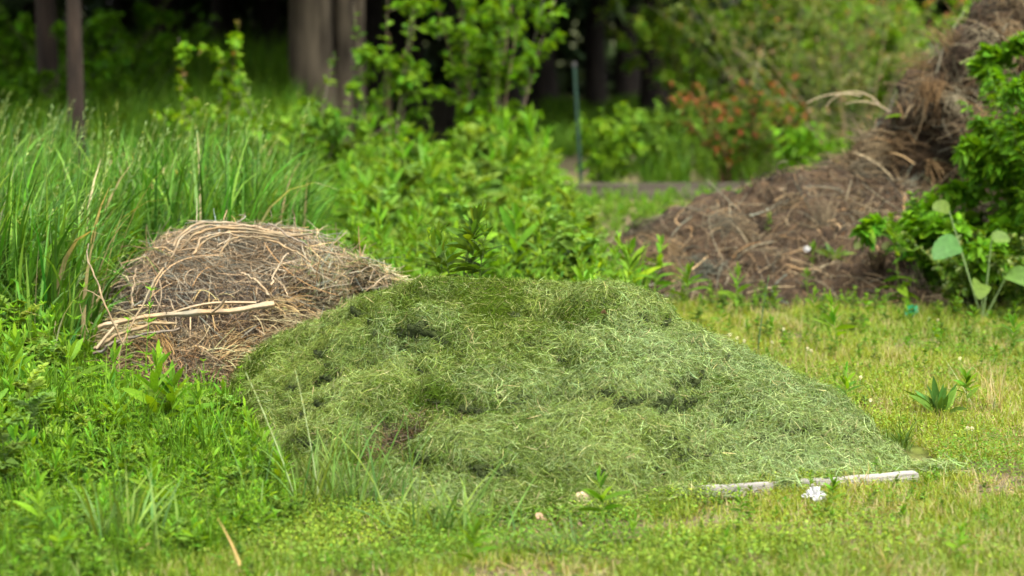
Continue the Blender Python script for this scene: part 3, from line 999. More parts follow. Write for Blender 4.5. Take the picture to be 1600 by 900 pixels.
def make_tall_grass():
    mb = MB()
    lo, hi = TALLG.min(0), TALLG.max(0)
    n = 29000
    x, y = rng.uniform(max(lo[0], -3.9), hi[0], n), rng.uniform(lo[1], hi[1], n)
    ok = in_poly(x, y, TALLG) & in_view(x, y, .9) & clear(x, y, [dry.foot])
    x, y = x[ok], y[ok]
    p = np.stack([x, y, 0 * x], -1)
    keep = rng.uniform(0, 1, len(x)) < np.clip(.3 + 1.6 * smooth(fbm(p * 4, 131, 2), .35, .6), 0, 1) * np.where(y > 11, .6, 1)
    p = p[keep]
    n = len(p)
    clump = fbm(p * 2.5, 132, 2)
    edge = smooth(p[:, 1] - 8.3 - .25 * smooth(p[:, 0], -1.9, -1.0), 0, .45)
    L = rng.uniform(.40, .90, n) * (.68 + .48 * clump) * (.55 + .5 * edge)
    L *= np.where(p[:, 0] > -1.0, .86, 1.0)
    c = np.where((rng.uniform(0, 1, n) < .5)[:, None], tint((.034, .100, .006), n, .4), tint((.078, .165, .022), n, .3))
    c = np.where((rng.uniform(0, 1, n) < .03)[:, None], tint((.33, .27, .14), n, .3), c)
    az = np.where(rng.uniform(0, 1, n) < .55, rng.normal(0, .8, n), rng.uniform(0, 6.28, n))
    blades(mb, p, L, rng.uniform(.007, .020, n), c, np.abs(rng.normal(.08, .08, n)), np.abs(rng.normal(.95, 1.0, n)), az, S=9, power=2.6, fold=.25)
    # flowering stalks
    k = 170
    j = rng.choice(n, k)
    q = p[j] + rng.normal(0, .02, (k, 3)) * np.array([1, 1, 0])
    L = rng.uniform(.76, 1.03, k) * (.60 + .4 * smooth(q[:, 1], 8.4, 9.4)) * np.where(q[:, 0] > -1.0, .88, 1)
    az = rng.normal(.1, .6, k)
    st = arch(q, az, L, np.abs(rng.normal(.06, .05, k)), rng.uniform(.1, .6, k), 10, 2.2)
    tubes(mb, st, np.linspace(.0016, .0006, 10)[None] * np.ones((k, 1)), tint((.12, .18, .05), k, .2), 3)
    m = 26
    si = np.repeat(np.arange(k), m)
    t = rng.uniform(.78, 1, k * m) * 9
    i = np.minimum(t.astype(int), 8)
    b = st[si, i] + (st[si, i + 1] - st[si, i]) * (t - i)[:, None]
    tg = norm(st[si, np.minimum(i + 1, 9)] - st[si, i])
    d = norm(tg + rng.normal(0, .28, b.shape) + np.stack([np.cos(az[si]), np.sin(az[si]), 0 * az[si]], -1) * .25)
    leaves(mb, b, d, rng.uniform(.014, .04, k * m), rng.uniform(.0022, .0042, k * m), tint((.19, .25, .085), k * m, .22), .35, 'tiny')
    tag(mb.build('tall_grass', M_GRASS), kind='stuff', cat='grass')


make_tall_grass()

# small weed kinds, each built a few times over
V_GOLD = variants(7, lambda b: stem_plant(b, Z0, rng.uniform(.85, 1.0), GOLD, 34, .20, .045, droop=.25, th_low=80, th_top=18, r=.006, top=.5))
V_SPROUT = variants(8, lambda b: stem_plant(b, Z0, rng.uniform(.85, 1.0), (.090, .190, .010), 19, .42, .088, droop=.2, th_low=80, th_top=12, r=.012, top=.5, t0=.2))
V_BROAD = variants(5, lambda b: stem_plant(b, Z0, rng.uniform(.85, 1.0), (.085, .170, .010), 26, .24, .11, shape='ovate', droop=.35, th_low=80, th_top=40, r=.006, top=.45))
V_CUT = variants(5, lambda b: cut_plant(b, Z0, .8, (.115, .20, .030), 12, .36, lw=.045))
V_WHORL = variants(4, lambda b: stem_plant(b, Z0, 1.0, (.085, .19, .006), 56, .10, .018, droop=.1, th_low=75, th_top=60, r=.005, whorl=7, top=.6))
V_GRASS = variants(6, lambda b: blades(b, rng.normal(0, .04, (26, 3)) * np.array([1, 1, 0]), rng.uniform(.5, 1.0, 26), rng.uniform(.012, .02, 26), tint((.065, .145, .008), 26), np.abs(rng.normal(.15, .12, 26)), np.abs(rng.normal(.6, .4, 26)), S=6, power=1.8))
WEEDM = [M_LEAF, M_STEM]


def make_meadow():
    mb = MB()
    lo, hi = MEADOW.min(0), MEADOW.max(0)
    n = 7800
    x, y = rng.uniform(max(lo[0], -2.9), hi[0], n), rng.uniform(lo[1], hi[1], n)
    ok = in_poly(x, y, MEADOW) & in_view(x, y, .8) & clear(x, y)
    p = np.stack([x[ok], y[ok], 0 * x[ok]], -1)
    # tall at the back and to the left, short near the mown edge
    hgt = .10 + .17 * smooth(p[:, 1] - .5 * (p[:, 0] + 1.4), 6.1, 8.2)
    hgt *= 1 - .5 * smooth(p[:, 1], 7.35, 7.95) * smooth(p[:, 0], -1.62, -1.42)
    s = hgt * rng.uniform(.6, 1.35, len(p))
    kind = rng.choice(6, len(p), p=[.20, .14, .20, .13, .16, .17])
    for j, (V, f) in enumerate(((V_GOLD, 1.0), (V_BROAD, .75), (V_CUT, .85), (V_WHORL, 1.2), (V_GRASS, 1.3), (V_SPROUT, .95))):
        k = kind == j
        scatter(mb, V, p[k], s[k] * f, vcol=.24, col=(1.45, 1.28, 1.7))
    tag(mb.build('meadow_weeds', WEEDM), kind='stuff', cat='weeds')


make_meadow()


def make_low_weeds():
    """ankle-low weeds all through the mown lawn, thicker near the soil heap"""
    mb = MB()
    x, y = sample_area(5200, 5.4, 12.4, .7)
    ok = clear(x, y) & ~in_poly(x, y, TALLG) & ~in_poly(x, y, MEADOW)
    p = np.stack([x[ok], y[ok], 0 * x[ok]], -1)
    back = smooth(p[:, 1], 8.6, 10.4)
    p = p[rng.uniform(0, 1, len(p)) < np.clip((.18 + .8 * smooth(fbm(p * 1.9, 141, 3), .45, .6)) * (.6 + .9 * back), 0, 1)]
    s = rng.uniform(.025, .06, len(p)) * (1 + 1.1 * smooth(p[:, 1], 8.6, 10.6))
    kind = rng.choice(4, len(p), p=[.36, .34, .16, .14])
    for j, V in enumerate((V_SPROUT, V_BROAD, V_CUT, V_GRASS)):
        k = kind == j
        scatter(mb, V, p[k], s[k] * (1.3 if j == 1 else 1), vcol=.2)
    tag(mb.build('low_weeds', WEEDM), kind='stuff', cat='weeds')


make_low_weeds()

# ================================================================== WEEDS THAT STAND OUT ONE BY ONE
def weed_meshes(prefix, V):
    return [from_arrays(a, '%s_mesh' % prefix, WEEDM) for a in V]


ME = {'gold': weed_meshes('lance_weed', V_GOLD), 'broad': weed_meshes('broad_weed', V_BROAD), 'cut': weed_meshes('cut_weed', V_CUT), 'whorl': weed_meshes('whorl_weed', V_WHORL), 'sprout': weed_meshes('young_weed', V_SPROUT)}
KNAME = {'gold': 'lance_leaf_weed', 'broad': 'broad_leaf_weed', 'cut': 'feathery_weed', 'whorl': 'whorled_weed', 'sprout': 'lance_leaf_weed'}


def weed(kind, pos, s, label, group, rot=None):
    ms = ME[kind]
    o = bpy.data.objects.new(KNAME[kind], ms[rng.integers(len(ms))])
    COL.objects.link(o)
    o.location = pos
    o.scale = (s, s, s)
    o.rotation_euler = (rng.normal(0, .06), rng.normal(0, .06), rng.uniform(0, 6.28) if rot is None else rot)
    return tag(o, label, 'weed', group)


# the lush patch behind the pile: the nearer plants are objects, the crowded rest is one mass
PATCH = np.array([[-.85, 9.7], [.1, 9.0], [.45, 9.6], [.60, 10.6], [.58, 11.6], [.72, 12.7], [.40, 13.4], [.28, 15.5], [.05, 17.3], [-2.2, 17.5], [-1.5, 13.0], [-1.1, 12.5], [-.9, 10.4]])


def patch_points(n, k):
    x, y = rng.uniform(-2.4, 2.0, n), rng.uniform(9.0, 17.4, n)
    ok = in_poly(x, y, PATCH) & clear(x, y)
    p = np.stack([x, y, 0 * x], -1)[ok]
    out = []
    for q in p:                                          # keep plants apart
        if all((q[0] - r[0]) ** 2 + (q[1] - r[1]) ** 2 > .0042 * (1 if q[1] < 12 else 1.6) for r in out[-400:]):
            out.append(q)
        if len(out) >= k:
            break
    return np.array(out)


pp = patch_points(9000, 1250)
hp = (.22 + .28 * vnoise(pp * 1.6, 201)) * rng.uniform(.6, 1.4, len(pp)) * (1 + .10 * smooth(pp[:, 1], 11, 15)) * np.where(pp[:, 0] > .3, .85, 1) * (.7 + .3 * smooth(pp[:, 1], 9.2, 10.2))
order = np.argsort(pp[:, 1])
near = order[:150]
for i in near:
    weed(('gold', 'sprout', 'broad')[rng.choice(3, p=[.78, .07, .15])], pp[i], hp[i], 'bright green leafy weed, one of the crowded patch just behind the clippings pile', 'weeds crowding behind the clippings pile')
rest = order[150:]
mbw = MB()
g = rng.uniform(0, 1, len(rest)) < .62
scatter(mbw, V_GOLD + V_SPROUT[:3], pp[rest][g], hp[rest][g], vcol=.28)
scatter(mbw, V_BROAD + V_CUT + V_WHORL, pp[rest][~g], hp[rest][~g] * 1.05, vcol=.28, col=(1.05, 1.05, 1.2))
scatter(mbw, V_GRASS, patch_points(600, 110), .38)
x, y = rng.uniform(.2, 2.6, 1700), rng.uniform(12.6, 17.4, 1700)
ok = clear(x, y)
scatter(mbw, V_SPROUT + V_BROAD, np.stack([x, y, 0 * x], -1)[ok], rng.uniform(.05, .15, ok.sum()), vcol=.25)
tag(mbw.build('weed_patch', WEEDM), kind='stuff', cat='weeds')

GM = 'weeds standing in the meadow at lower left'
GLW = 'small weeds scattered in the mown lawn'
for kind, px, py, s, lab in (
        ('sprout', 65, 880, .17, 'large pale lance-leaved weed out of focus near the lower left corner'),
        ('sprout', 90, 905, .12, 'short pale weed in front of the large pale one by the lower left corner'),
        ('sprout', 235, 725, .24, 'tall bright lance-leaved weed left of the bare soil at the pile foot'),
        ('sprout', 275, 720, .22, 'bright lance-leaved weed just right of a taller one beside the pile foot'),
        ('sprout', 120, 690, .24, 'bright lance-leaved weed standing below the foot of the tan leaning canes'),
        ('sprout', 160, 700, .22, 'bright lance-leaved weed in front of the left end of the branch bundle'),
        ('cut', 60, 745, .26, 'blue-green feathery weed at the left edge of the meadow'),
        ('cut', 20, 800, .22, 'feathery weed in the lower left part of the meadow near the frame edge'),
        ('cut', 15, 640, .30, 'tall feathery weed against the tall grass at the left frame edge'),
        ('cut', 25, 560, .34, 'tallest feathery weed at the left frame edge amid tall grass'),
        ('whorl', 225, 650, .30, 'thin whorled weed standing in front of the stem heap'),
        ('whorl', 195, 660, .24, 'thin whorled weed at the left foot of the stem heap'),
        ('whorl', 90, 650, .32, 'thin whorled weed amid the meadow below the tall grass'),
        ('sprout', 250, 838, .16, 'single-stemmed weed in the middle of the yellow-green meadow edge'),
        ('broad', 190, 800, .14, 'broad-leaved weed at the front of the meadow'),
        ('sprout', 425, 765, .13, 'small bright weed against the left foot of the pile'),
        ('sprout', 360, 730, .13, 'small bright weed near the bare brown soil at the left of the pile'),
        ('sprout', 440, 790, .12, 'small bright weed left of the grass tuft with seed stalks')):
    weed(kind, G(px, py), s * 1.45, lab, GM)
for kind, px, py, s, lab in (
        ('sprout', 947, 838, .15, 'bright upright weed in front of the pile left of the plank'),
        ('sprout', 985, 862, .08, 'low weed just behind-right of the bright upright one before the pile'),
        ('sprout', 740, 905, .12, 'blurred bright weed at the bottom centre of the lawn'),
        ('sprout', 1160, 815, .07, 'small weed in the lawn just below the left end of the plank'),
        ('sprout', 1130, 895, .09, 'weed at the bottom of the lawn below the plank'),
        ('sprout', 1300, 800, .085, 'pale green weed in front of the crumpled white paper'),
        ('sprout', 1322, 652, .15, 'leafy weed by the right shoulder of the pile'),
        ('sprout', 1512, 645, .13, 'pale leafy weed right of the dark dock rosette'),
        ('sprout', 1312, 560, .20, 'upright leafy weed in the lawn before the soil heap'),
        ('broad', 1350, 520, .14, 'small broad-leaved weed by the lawn edge before the soil heap'),
        ('sprout', 1075, 492, .20, 'leafy weed at the left foot of the soil heap'),
        ('sprout', 1150, 500, .18, 'leafy weed at the foot of the low soil heap near its middle'),
        ('sprout', 1020, 480, .24, 'leafy weed just above the right end of the pile crest'),
        ('broad', 1460, 560, .12, 'small weed in the lawn below the leafy bush'),
        ('sprout', 1270, 505, .12, 'small weed at the foot of the soil heap below the white scrap'),
        ('sprout', 1580, 560, .14, 'small weed in the lawn below the leafy bush near the right frame edge'),
        ('broad', 1225, 560, .09, 'small weed among white clover in the lawn right of the pile'),
        ('sprout', 1490, 885, .08, 'small weed in the lower right of the lawn')):
    weed(kind, G(px, py), s * 1.3, lab, GLW)


for px, py, s in ((232, 452, .52), (262, 440, .50), (205, 470, .50), (285, 430, .46), (250, 470, .42), (300, 440, .42)):
    weed('broad', P(px, py, 9.75) * np.array([1, 1, 0]), s, 'broad-leaved nettle-like weed in the tall grass behind the stem heap', 'nettle-like weeds behind the stem heap')


def one(name, label, cat, base, fn, mats=None, group=None):
    mb = MB()
    fn(mb)
    o = mb.build(name, mats or WEEDM)
    o.location = base
    return tag(o, label, cat, group)


one('dock_rosette', 'dark green dock rosette with broad upright leaves in the lawn right of the pile', 'weed', G(1468, 652),
    lambda b: rosette(b, Z0, 24, .15, .032, (.075, .15, .02), (8, 62), 'lance', .18))
one('grass_tuft', 'dark green grass tuft beside the right slope of the pile', 'grass tuft', G(1408, 702),
    lambda b: blades(b, rng.normal(0, .02, (70, 3)) * np.array([1, 1, 0]), rng.uniform(.06, .13, 70), .004, tint((.075, .14, .02), 70), rng.uniform(.1, .7, 70), S=5))
one('plantain_rosette', 'low rosette of broad leaves just below the plank right of the white paper', 'weed', G(1352, 787),
    lambda b: (rosette(b, Z0, 10, .085, .016, (.09, .15, .04), (25, 75)), rosette(b, np.array([.06, 0, 0]), 8, .07, .013, (.09, .15, .04), (25, 80))))
one('plantain_rosette', 'flat grey-green rosette in the lawn below the plank', 'weed', G(1325, 832),
    lambda b: (rosette(b, Z0, 12, .09, .014, (.12, .17, .06), (55, 88)), rosette(b, np.array([-.07, .02, 0]), 8, .06, .012, (.12, .17, .06), (45, 85))))
for px, py, lab in ((1383, 897, 'pale dry grass tuft at the bottom of the lawn'), (1090 + 250, 772, 'dry straw tuft by the right end of the plank')):
    one('dry_grass_tuft', lab, 'grass tuft', G(px, py), lambda b: blades(b, rng.normal(0, .02, (40, 3)) * np.array([1, 1, 0]), rng.uniform(.05, .12, 40), .0025, tint((.30, .24, .11), 40), rng.uniform(.3, 1.2, 40), S=5), [M_GRASS])
one('dry_grass_tuft', 'sparse pale dry grass stems at the right edge of the lawn', 'grass tuft', G(1550, 640),
    lambda b: blades(b, rng.normal(0, .03, (34, 3)) * np.array([1, 1, 0]), rng.uniform(.10, .24, 34), .0026, tint((.33, .26, .13), 34), rng.uniform(0, .7, 34), rng.uniform(0, .5, 34), S=5), [M_GRASS])


def stalk_tuft(b):
    n = 130
    blades(b, rng.normal(0, 1, (n, 3)) * np.array([.11, .05, 0]), rng.uniform(.10, .34, n), rng.uniform(.004, .007, n), tint((.085, .15, .03), n), np.abs(rng.normal(.3, .25, n)), np.abs(rng.normal(.5, .4, n)), S=6)
    # two tall seed stalks and three long dark blades
    base = np.array([[-.12, 0, 0], [-.06, 0, 0], [.02, -.02, 0], [.06, 0, 0], [.10, 0, 0]])
    p = arch(base, np.array([3.1, 3.0, .3, .2, .15]), np.array([.42, .40, .30, .36, .34]), np.array([.28, .12, .05, .38, .5]), np.array([.15, .1, .1, .1, .12]), 9)
    tubes(b, p[:2], np.linspace(.0018, .001, 9)[None] * np.ones((2, 1)), np.array([[.20, .25, .11]] * 2), 4, 1)
    ribbons(b, p[2:], np.linspace(.0035, .0008, 9)[None] * np.ones((3, 1)), np.array([[1, .3, 0]] * 3), tint((.055, .105, .02), 3), 0)
    for k in range(2):
        m = 70
        t = rng.uniform(4.2, 7.99, m)
        i = t.astype(int)
        q = p[k, i] + (p[k, i + 1] - p[k, i]) * (t - i)[:, None]
        leaves(b, q, norm((p[k, i + 1] - p[k, i]) + rng.normal(0, .004, (m, 3))), .014, .0035, tint((.24, .28, .12), m), 0, 'tiny', 0)


one('seed_grass_tuft', 'grass tuft with two pale seed stalks in front of the pile', 'grass tuft', G(535, 800), stalk_tuft)
one('grass_tuft', 'loose grass tuft with long dark leaning blades before the pile centre', 'grass tuft', G(690, 840), lambda b: (
    blades(b, rng.normal(0, 1, (90, 3)) * np.array([.09, .04, 0]), rng.uniform(.08, .24, 90), rng.uniform(.004, .007, 90), tint((.09, .155, .03), 90), np.abs(rng.normal(.4, .3, 90)), S=6),
    blades(b, np.array([[0, 0, 0], [.03, 0, 0], [.05, -.01, 0], [.28, 0, 0]]), np.array([.28, .36, .30, .26]), .006, tint((.055, .11, .02), 4), np.array([.02, .55, .45, .5]), np.full(4, .1), np.array([.1, .15, .1, .2]), S=7)))
one('grass_tuft', 'small blue-green grass tuft in the lawn right of the leaning dark blades', 'grass tuft', G(880, 872),
    lambda b: blades(b, rng.normal(0, 1, (80, 3)) * np.array([.03, .02, 0]), rng.uniform(.05, .15, 80), .005, tint((.10, .16, .05), 80), np.abs(rng.normal(.6, .3, 80)), S=5))
one('grass_tuft', 'coarse grass blades in the lower left corner of the meadow', 'grass tuft', G(190, 870), lambda b: blades(
    b, rng.normal(0, 1, (60, 3)) * np.array([.06, .04, 0]), rng.uniform(.12, .30, 60), .007, tint((.10, .17, .035), 60), np.abs(rng.normal(.25, .2, 60)), S=6))
one('dry_stalk', 'dry tan grass stalk leaning in the foreground at lower left of the pile', 'stalk', G(385, 905),
    lambda b: blades(b, np.zeros((3, 3)), np.array([.17, .12, .08]), .006, tint((.40, .30, .14), 3), np.array([.35, .3, -.5]), np.full(3, .2), np.array([3.0, .5, .2]), S=6), [M_GRASS])
one('dry_stalk', 'curved tan dead stalk lying on the lawn at lower left', 'stalk', G(190, 880, .02),
    lambda b: tubes(b, arch(np.array([[-.05, 0, .0]]), np.array([.2]), np.array([.13]), np.array([1.5]), np.array([-.6]), 9), np.full((1, 9), .0022), np.array([[.36, .25, .11]]), 4), [M_STRAW])


def spike(b):
    p = arch(Z0[None], np.array([.1]), np.array([.34]), np.array([.08]), np.array([.1]), 8)
    tubes(b, p, np.linspace(.0026, .001, 8)[None], np.array([[.05, .10, .035]]), 4, 1)
    m = 40
    t = rng.uniform(0, 6.9, m)
    i = t.astype(int)
    leaves(b, p[0, i] + (p[0, i + 1] - p[0, i]) * (t - i)[:, None], norm(np.array([0, 0, 1.0]) + rng.normal(0, .5, (m, 3))), .016, .005, tint((.06, .115, .03), m), .1, 'tiny', 0)


one('spike_weed', 'single thin dark green spike standing in the lawn right of the pile', 'weed', G(1183, 560), spike)


def lily(b):
    for dx, h, n, lean in ((0, .31, 46, .0), (.035, .27, 34, .8), (-.04, .24, 26, 2.6), (.06, .22, 22, .4), (-.07, .2, 20, 3.3)):
        stem_plant(b, np.array([dx, rng.normal(0, .02), 0]), h, (.062, .125, .010), int(n * .95), .105, .025, lean=lean, droop=.25, th_low=75, th_top=15, r=.0035, curve=.45, top=.6, t0=.05)


one('lily_plant', 'dark green bushy lily-like plant rising behind the crest of the pile', 'plant', P(722, 455, 8.62), lily)
weed('gold', P(665, 455, 8.6), .10, 'tiny pale seedling on the pile crest left of the dark lily-like plant', None)

# white clover heads in the lawn right of the pile
CL = [(1262, 507 + 38), (1268, 548), (1152, 528), (1206, 510), (1224, 514), (1140, 523), (1163, 533), (1207, 535), (1360, 625), (1512, 669), (1519, 670), (1345, 590), (1500, 560), (1466, 500), (1452, 497)]
clm = MB()
k = 46
d = norm(rng.normal(0, 1, (k, 3)) + np.array([0, 0, .5]))
leaves(clm, d * .0015, d, .0065, .003, np.array([[.62, .60, .50]] * k), .1, 'tiny', 0)
tubes(clm, arch(np.array([[0, 0, -.06]]), np.zeros(1), np.array([.06]), np.zeros(1), np.array([.1]), 4), np.full((1, 4), .0009), np.array([[.10, .16, .04]]), 4, 1)
cl_me = clm.mesh('clover_flower_mesh', WEEDM)
for px, py in CL:
    o = bpy.data.objects.new('clover_flower', cl_me)
    COL.objects.link(o)
    o.location = G(px, py, .06)
    o.rotation_euler = (0, 0, rng.uniform(0, 6))
    tag(o, 'small white clover flower head standing in the lawn right of the pile', 'flower', 'white clover flowers in the lawn')

# ================================================================== LITTER AND TIMBER
M_WOOD = mat_noise('weathered_wood', (.12, .112, .10), (.32, .30, .27), 7, .85, .6, 30, (.12, 6, 6), c2=(.22, .205, .185))
M_TIMBER = mat_noise('old_timber', (.035, .03, .022), (.10, .085, .065), 6, .9, .6, 30, (.15, 5, 5))


def box_obj(name, size, mat, bevel=.003, segs=14, warp=.0):
    bm = bmesh.new()
    bmesh.ops.create_cube(bm, size=1)
    for v in bm.verts:
        v.co = Vector((v.co.x * size[0], v.co.y * size[1], v.co.z * size[2]))
    e = [e for e in bm.edges if abs(e.verts[0].co.x - e.verts[1].co.x) > size[0] * .5]
    bmesh.ops.subdivide_edges(bm, edges=e, cuts=segs)
    if bevel:
        bmesh.ops.bevel(bm, geom=[e for e in bm.edges if len(e.link_faces) == 2 and e.calc_face_angle() > .5], offset=bevel, segments=2, affect='EDGES')
    for v in bm.verts:
        x = v.co.x / size[0] * 2
        v.co.z += warp * (x * x - .3) + .0012 * math.sin(v.co.x * 40)
        v.co.y += .0015 * math.sin(v.co.x * 23 + 1)
    me = bpy.data.meshes.new(name)
    bm.to_mesh(me)
    bm.free()
    me.materials.append(mat)
    o = bpy.data.objects.new(name, me)
    COL.objects.link(o)
    return o


a, b_ = G(1048, 783, 0.0), G(1433, 759, 0.0)
ln = float(np.linalg.norm(b_ - a))
pl = box_obj('wooden_plank', (ln, .038, .029), M_WOOD, .002, 16, .003)
mid = (a + b_) / 2
pl.location = (mid[0], mid[1] + .02, .018)
pl.rotation_euler = (math.radians(4), math.radians(-.5), math.atan2(b_[1] - a[1], b_[0] - a[0]))
tag(pl, 'weathered grey wooden plank half buried under the front of the pile', 'plank')

tl = P(852, 297, 17.6)
tr = P(1190, 297, 17.6)
ed = box_obj('garden_edging', (float(tr[0] - tl[0]), .05, .14), M_TIMBER, .006, 10, .002)
ed.location = ((tl[0] + tr[0]) / 2, 17.62, .045)
tag(ed, 'grey timber board edging the garden bed in front of the rusty-leaved shrub', 'board')


def crumple(name, size, mat, loc, label, seed, cat, sq=(1, .8, .7), amp=.55):
    bm = bmesh.new()
    bmesh.ops.create_icosphere(bm, subdivisions=4, radius=1)
    q = np.array([v.co[:] for v in bm.verts])
    d = 1 - amp * np.abs(vnoise(q * 1.6 + 5, seed) - .5) * 2 - amp * .7 * np.abs(vnoise(q * 3.6, seed + 3) - .5) * 2 - .15 * vnoise(q * 9, seed + 4)
    q = q * d[:, None] * np.array(sq) * size
    for v, c in zip(bm.verts, q):
        v.co = Vector(c)
    me = bpy.data.meshes.new(name)
    bm.to_mesh(me)
    bm.free()
    me.materials.append(mat)
    if 'paper' in name:
        me.polygons.foreach_set('use_smooth', np.zeros(len(me.polygons), bool))
    o = bpy.data.objects.new(name, me)
    COL.objects.link(o)
    o.location = loc
    o.rotation_euler = (.2, .3, rng.uniform(0, 6))
    return tag(o, label, cat)


M_PAPER = mat_noise('white_paper', (.34, .34, .335), (.40, .40, .395), 30, .85, .3)
M_PLASTIC = mat_noise('green_plastic', (.0, .07, .024), (.0, .11, .042), 30, .35, .2)
crumple('crumpled_paper', .045, M_PAPER, G(1273, 776, .026), 'crumpled white paper lying against the front of the plank', 5, 'paper', (1, .8, .85), .85)
crumple('crumpled_paper', .028, M_PAPER, lowh.at(1262, 397, .02), 'small white paper scrap on the slope of the low soil heap', 9, 'paper')
crumple('plastic_scrap', .07, M_PLASTIC, G(1424, 486, .06), 'torn green plastic scrap on the ground under the leafy bush', 12, 'plastic scrap', (1, .55, .5), .85)


def dead_leaf(loc, s, col, label, rot):
    mb = MB()
    d = np.array([[1, 0, .25]])
    leaves(mb, np.array([[-.5, 0, 0]]) * s, d, s, s * .6, np.array([col]), .4, 'ovate', 0, .5, up=np.array([[.1, 0, 1.0]]))
    o = mb.build('dead_leaf', [M_STRAW])
    o.location = loc
    o.rotation_euler = rot
    tag(o, label, 'leaf')


dead_leaf(G(912, 779, .035), .055, (.42, .31, .22), 'pinkish tan dead leaf at the front foot of the pile', (.9, .1, .2))
dead_leaf(pile.at(943, 498, .02), .035, (.35, .19, .10), 'small rusty dead leaf near the top of the pile', (.8, 0, 2))
dead_leaf(G(868, 815, .012), .06, (.14, .09, .06), 'dark brown dead leaf on the lawn before the pile', (.3, 0, 2.6))
dead_leaf(G(848, 812, .02), .055, (.22, .14, .09), 'brown curled dead leaf beside a darker one before the pile', (.5, .3, .6))
dead_leaf(G(912, 822, .012), .06, (.17, .11, .07), 'flat brown dead leaf right of two others before the pile', (.2, .1, 1.2))
one('soil_clod', 'bare reddish-brown soil showing at the left foot of the pile', 'soil', G(352, 640, 0), lambda b: b.add(
    *(lambda U, V: (np.stack([U * .20 - .10 + .02 * vnoise(np.stack([U * 9, V * 9, U], -1), 1), V * .22 - .13, .045 * np.sin(U * math.pi) * np.sin(V * math.pi) * (.4 + 1.2 * fbm(np.stack([U * 5, V * 5, U], -1), 4))], -1).reshape(-1, 3), strip_faces(1, 30, 30), (.1, .06, .04)))(
        *np.meshgrid(np.linspace(0, 1, 30), np.linspace(0, 1, 30), indexing='ij'))), [mat_noise('red_soil', (.08, .042, .025), (.20, .105, .065), 30, .95, .9, 70)])

# plants rooted in the soil heap
one('heap_weed', 'grassy green weed growing on the face of the low soil heap', 'weed', lowh.at(1303, 405), lambda b: rosette(b, Z0, 26, .13, .018, (.09, .16, .025), (5, 75)))
for px, py, s, lab in ((1268, 410, .10, 'small yellow-green seedling beside the white scrap on the soil heap'), (1262, 445, .09, 'small wilted seedling low on the soil heap below the white scrap'),
                       (1200, 350, .09, 'small yellowing seedling near the top of the low soil heap'), (1365, 395, .09, 'small pale seedling on the soil heap near the bush')):
    weed('sprout' if py > 400 else 'broad', lowh.at(px, py + 12), s * 1.3, lab, None)
for px, py, lab in ((1335, 408, 'single pale wilted leaf lying on the soil heap left of another'), (1378, 405, 'single pale wilted leaf on the soil heap next to the bush')):
    mb = MB()
    leaves(mb, Z0[None], np.array([[.4, -.3, .8]]), .075, .032, np.array([[.26, .32, .14]]), .3, 'ovate', 0, .2, up=np.array([[0, -1, .3]]))
    o = mb.build('wilted_leaf', [M_LEAF])
    o.location = lowh.at(px, py, .05)
    tag(o, lab, 'leaf')

# ================================================================== THE LEAFY BUSH AT THE RIGHT
GB = 'shrubs in the leafy bush on the right'
shrub('leafy_bush', 'bright green bushy plant with cut leaves at the right frame edge', 'bush', (2.60, 11.25, 0), 1.02, .55, (.085, .20, .006), 40, 125, .07, .030, 'lance', .3, (.07, .12, .03), None, (3, 30), (.2, .7), .15, .005, spread=.24, side_twigs=3, th_leaf=65)
shrub('leafy_bush', 'dense bright bush mid-height at the right between the root heap and the low bush', 'bush', (2.58, 11.3, 0), .74, .7, (.075, .175, .008), 26, 100, .075, .032, 'lance', .3, (.07, .12, .03), None, (3, 34), (.2, .7), .1, .005, spread=.22, side_twigs=3, th_leaf=65)
shrub('leafy_bush', 'low dark leafy bush in front of the soil heap beside the green plastic', 'bush', (2.10, 11.2, 0), .52, .85, (.075, .185, .006), 20, 60, .085, .05, 'ovate', .3, (.07, .11, .03), None, (5, 40), (.2, .9), .15, .004, spread=.15, side_twigs=2)
shrub('leafy_bush', 'fine-leaved pale green bush with tiny seed heads below the big leaves', 'bush', (2.26, 10.95, 0), .40, 1.0, (.085, .16, .015), 30, 80, .035, .014, 'lance', .2, (.09, .13, .04), None, (3, 35), (.1, .6), .2, .0025, spread=.25, side_twigs=3, tipcol=(.20, .25, .08))
shrub('leafy_bush', 'tall leafy shoots beyond the right frame edge bush', 'bush', (2.95, 11.7, 0), 1.2, .6, (.08, .19, .006), 22, 70, .10, .05, 'ovate', .35, (.07, .12, .03), None, (3, 30), (.2, .6), .15, .005, spread=.25, side_twigs=3)


def burdock(b):
    for (dx, dz, az, th, L, W) in ((-.12, .35, 3.6, 80, .16, .11), (.02, .38, .2, 70, .085, .065), (-.16, .50, 3.3, 55, .10, .07), (.10, .22, -.8, 80, .13, .10), (-.02, .18, 4.4, 85, .13, .09)):
        q = np.array([[dx, rng.normal(-.05, .03), dz]])
        t = math.radians(th)
        d = np.array([[math.sin(t) * math.cos(az), math.sin(t) * math.sin(az) - .2, math.cos(t)]])
        tubes(b, np.stack([np.linspace(np.zeros(3), q[0], 6) + np.array([0, 0, 1]) * 0], 0), np.linspace(.005, .003, 6)[None], np.array([[.10, .15, .05]]), 5, 1)
        leaves(b, q, d, L, W, tint((.068, .125, .025), 1, .1), .5, 'round', 0, .3, up=np.array([[0.1, -.75, .6]]))


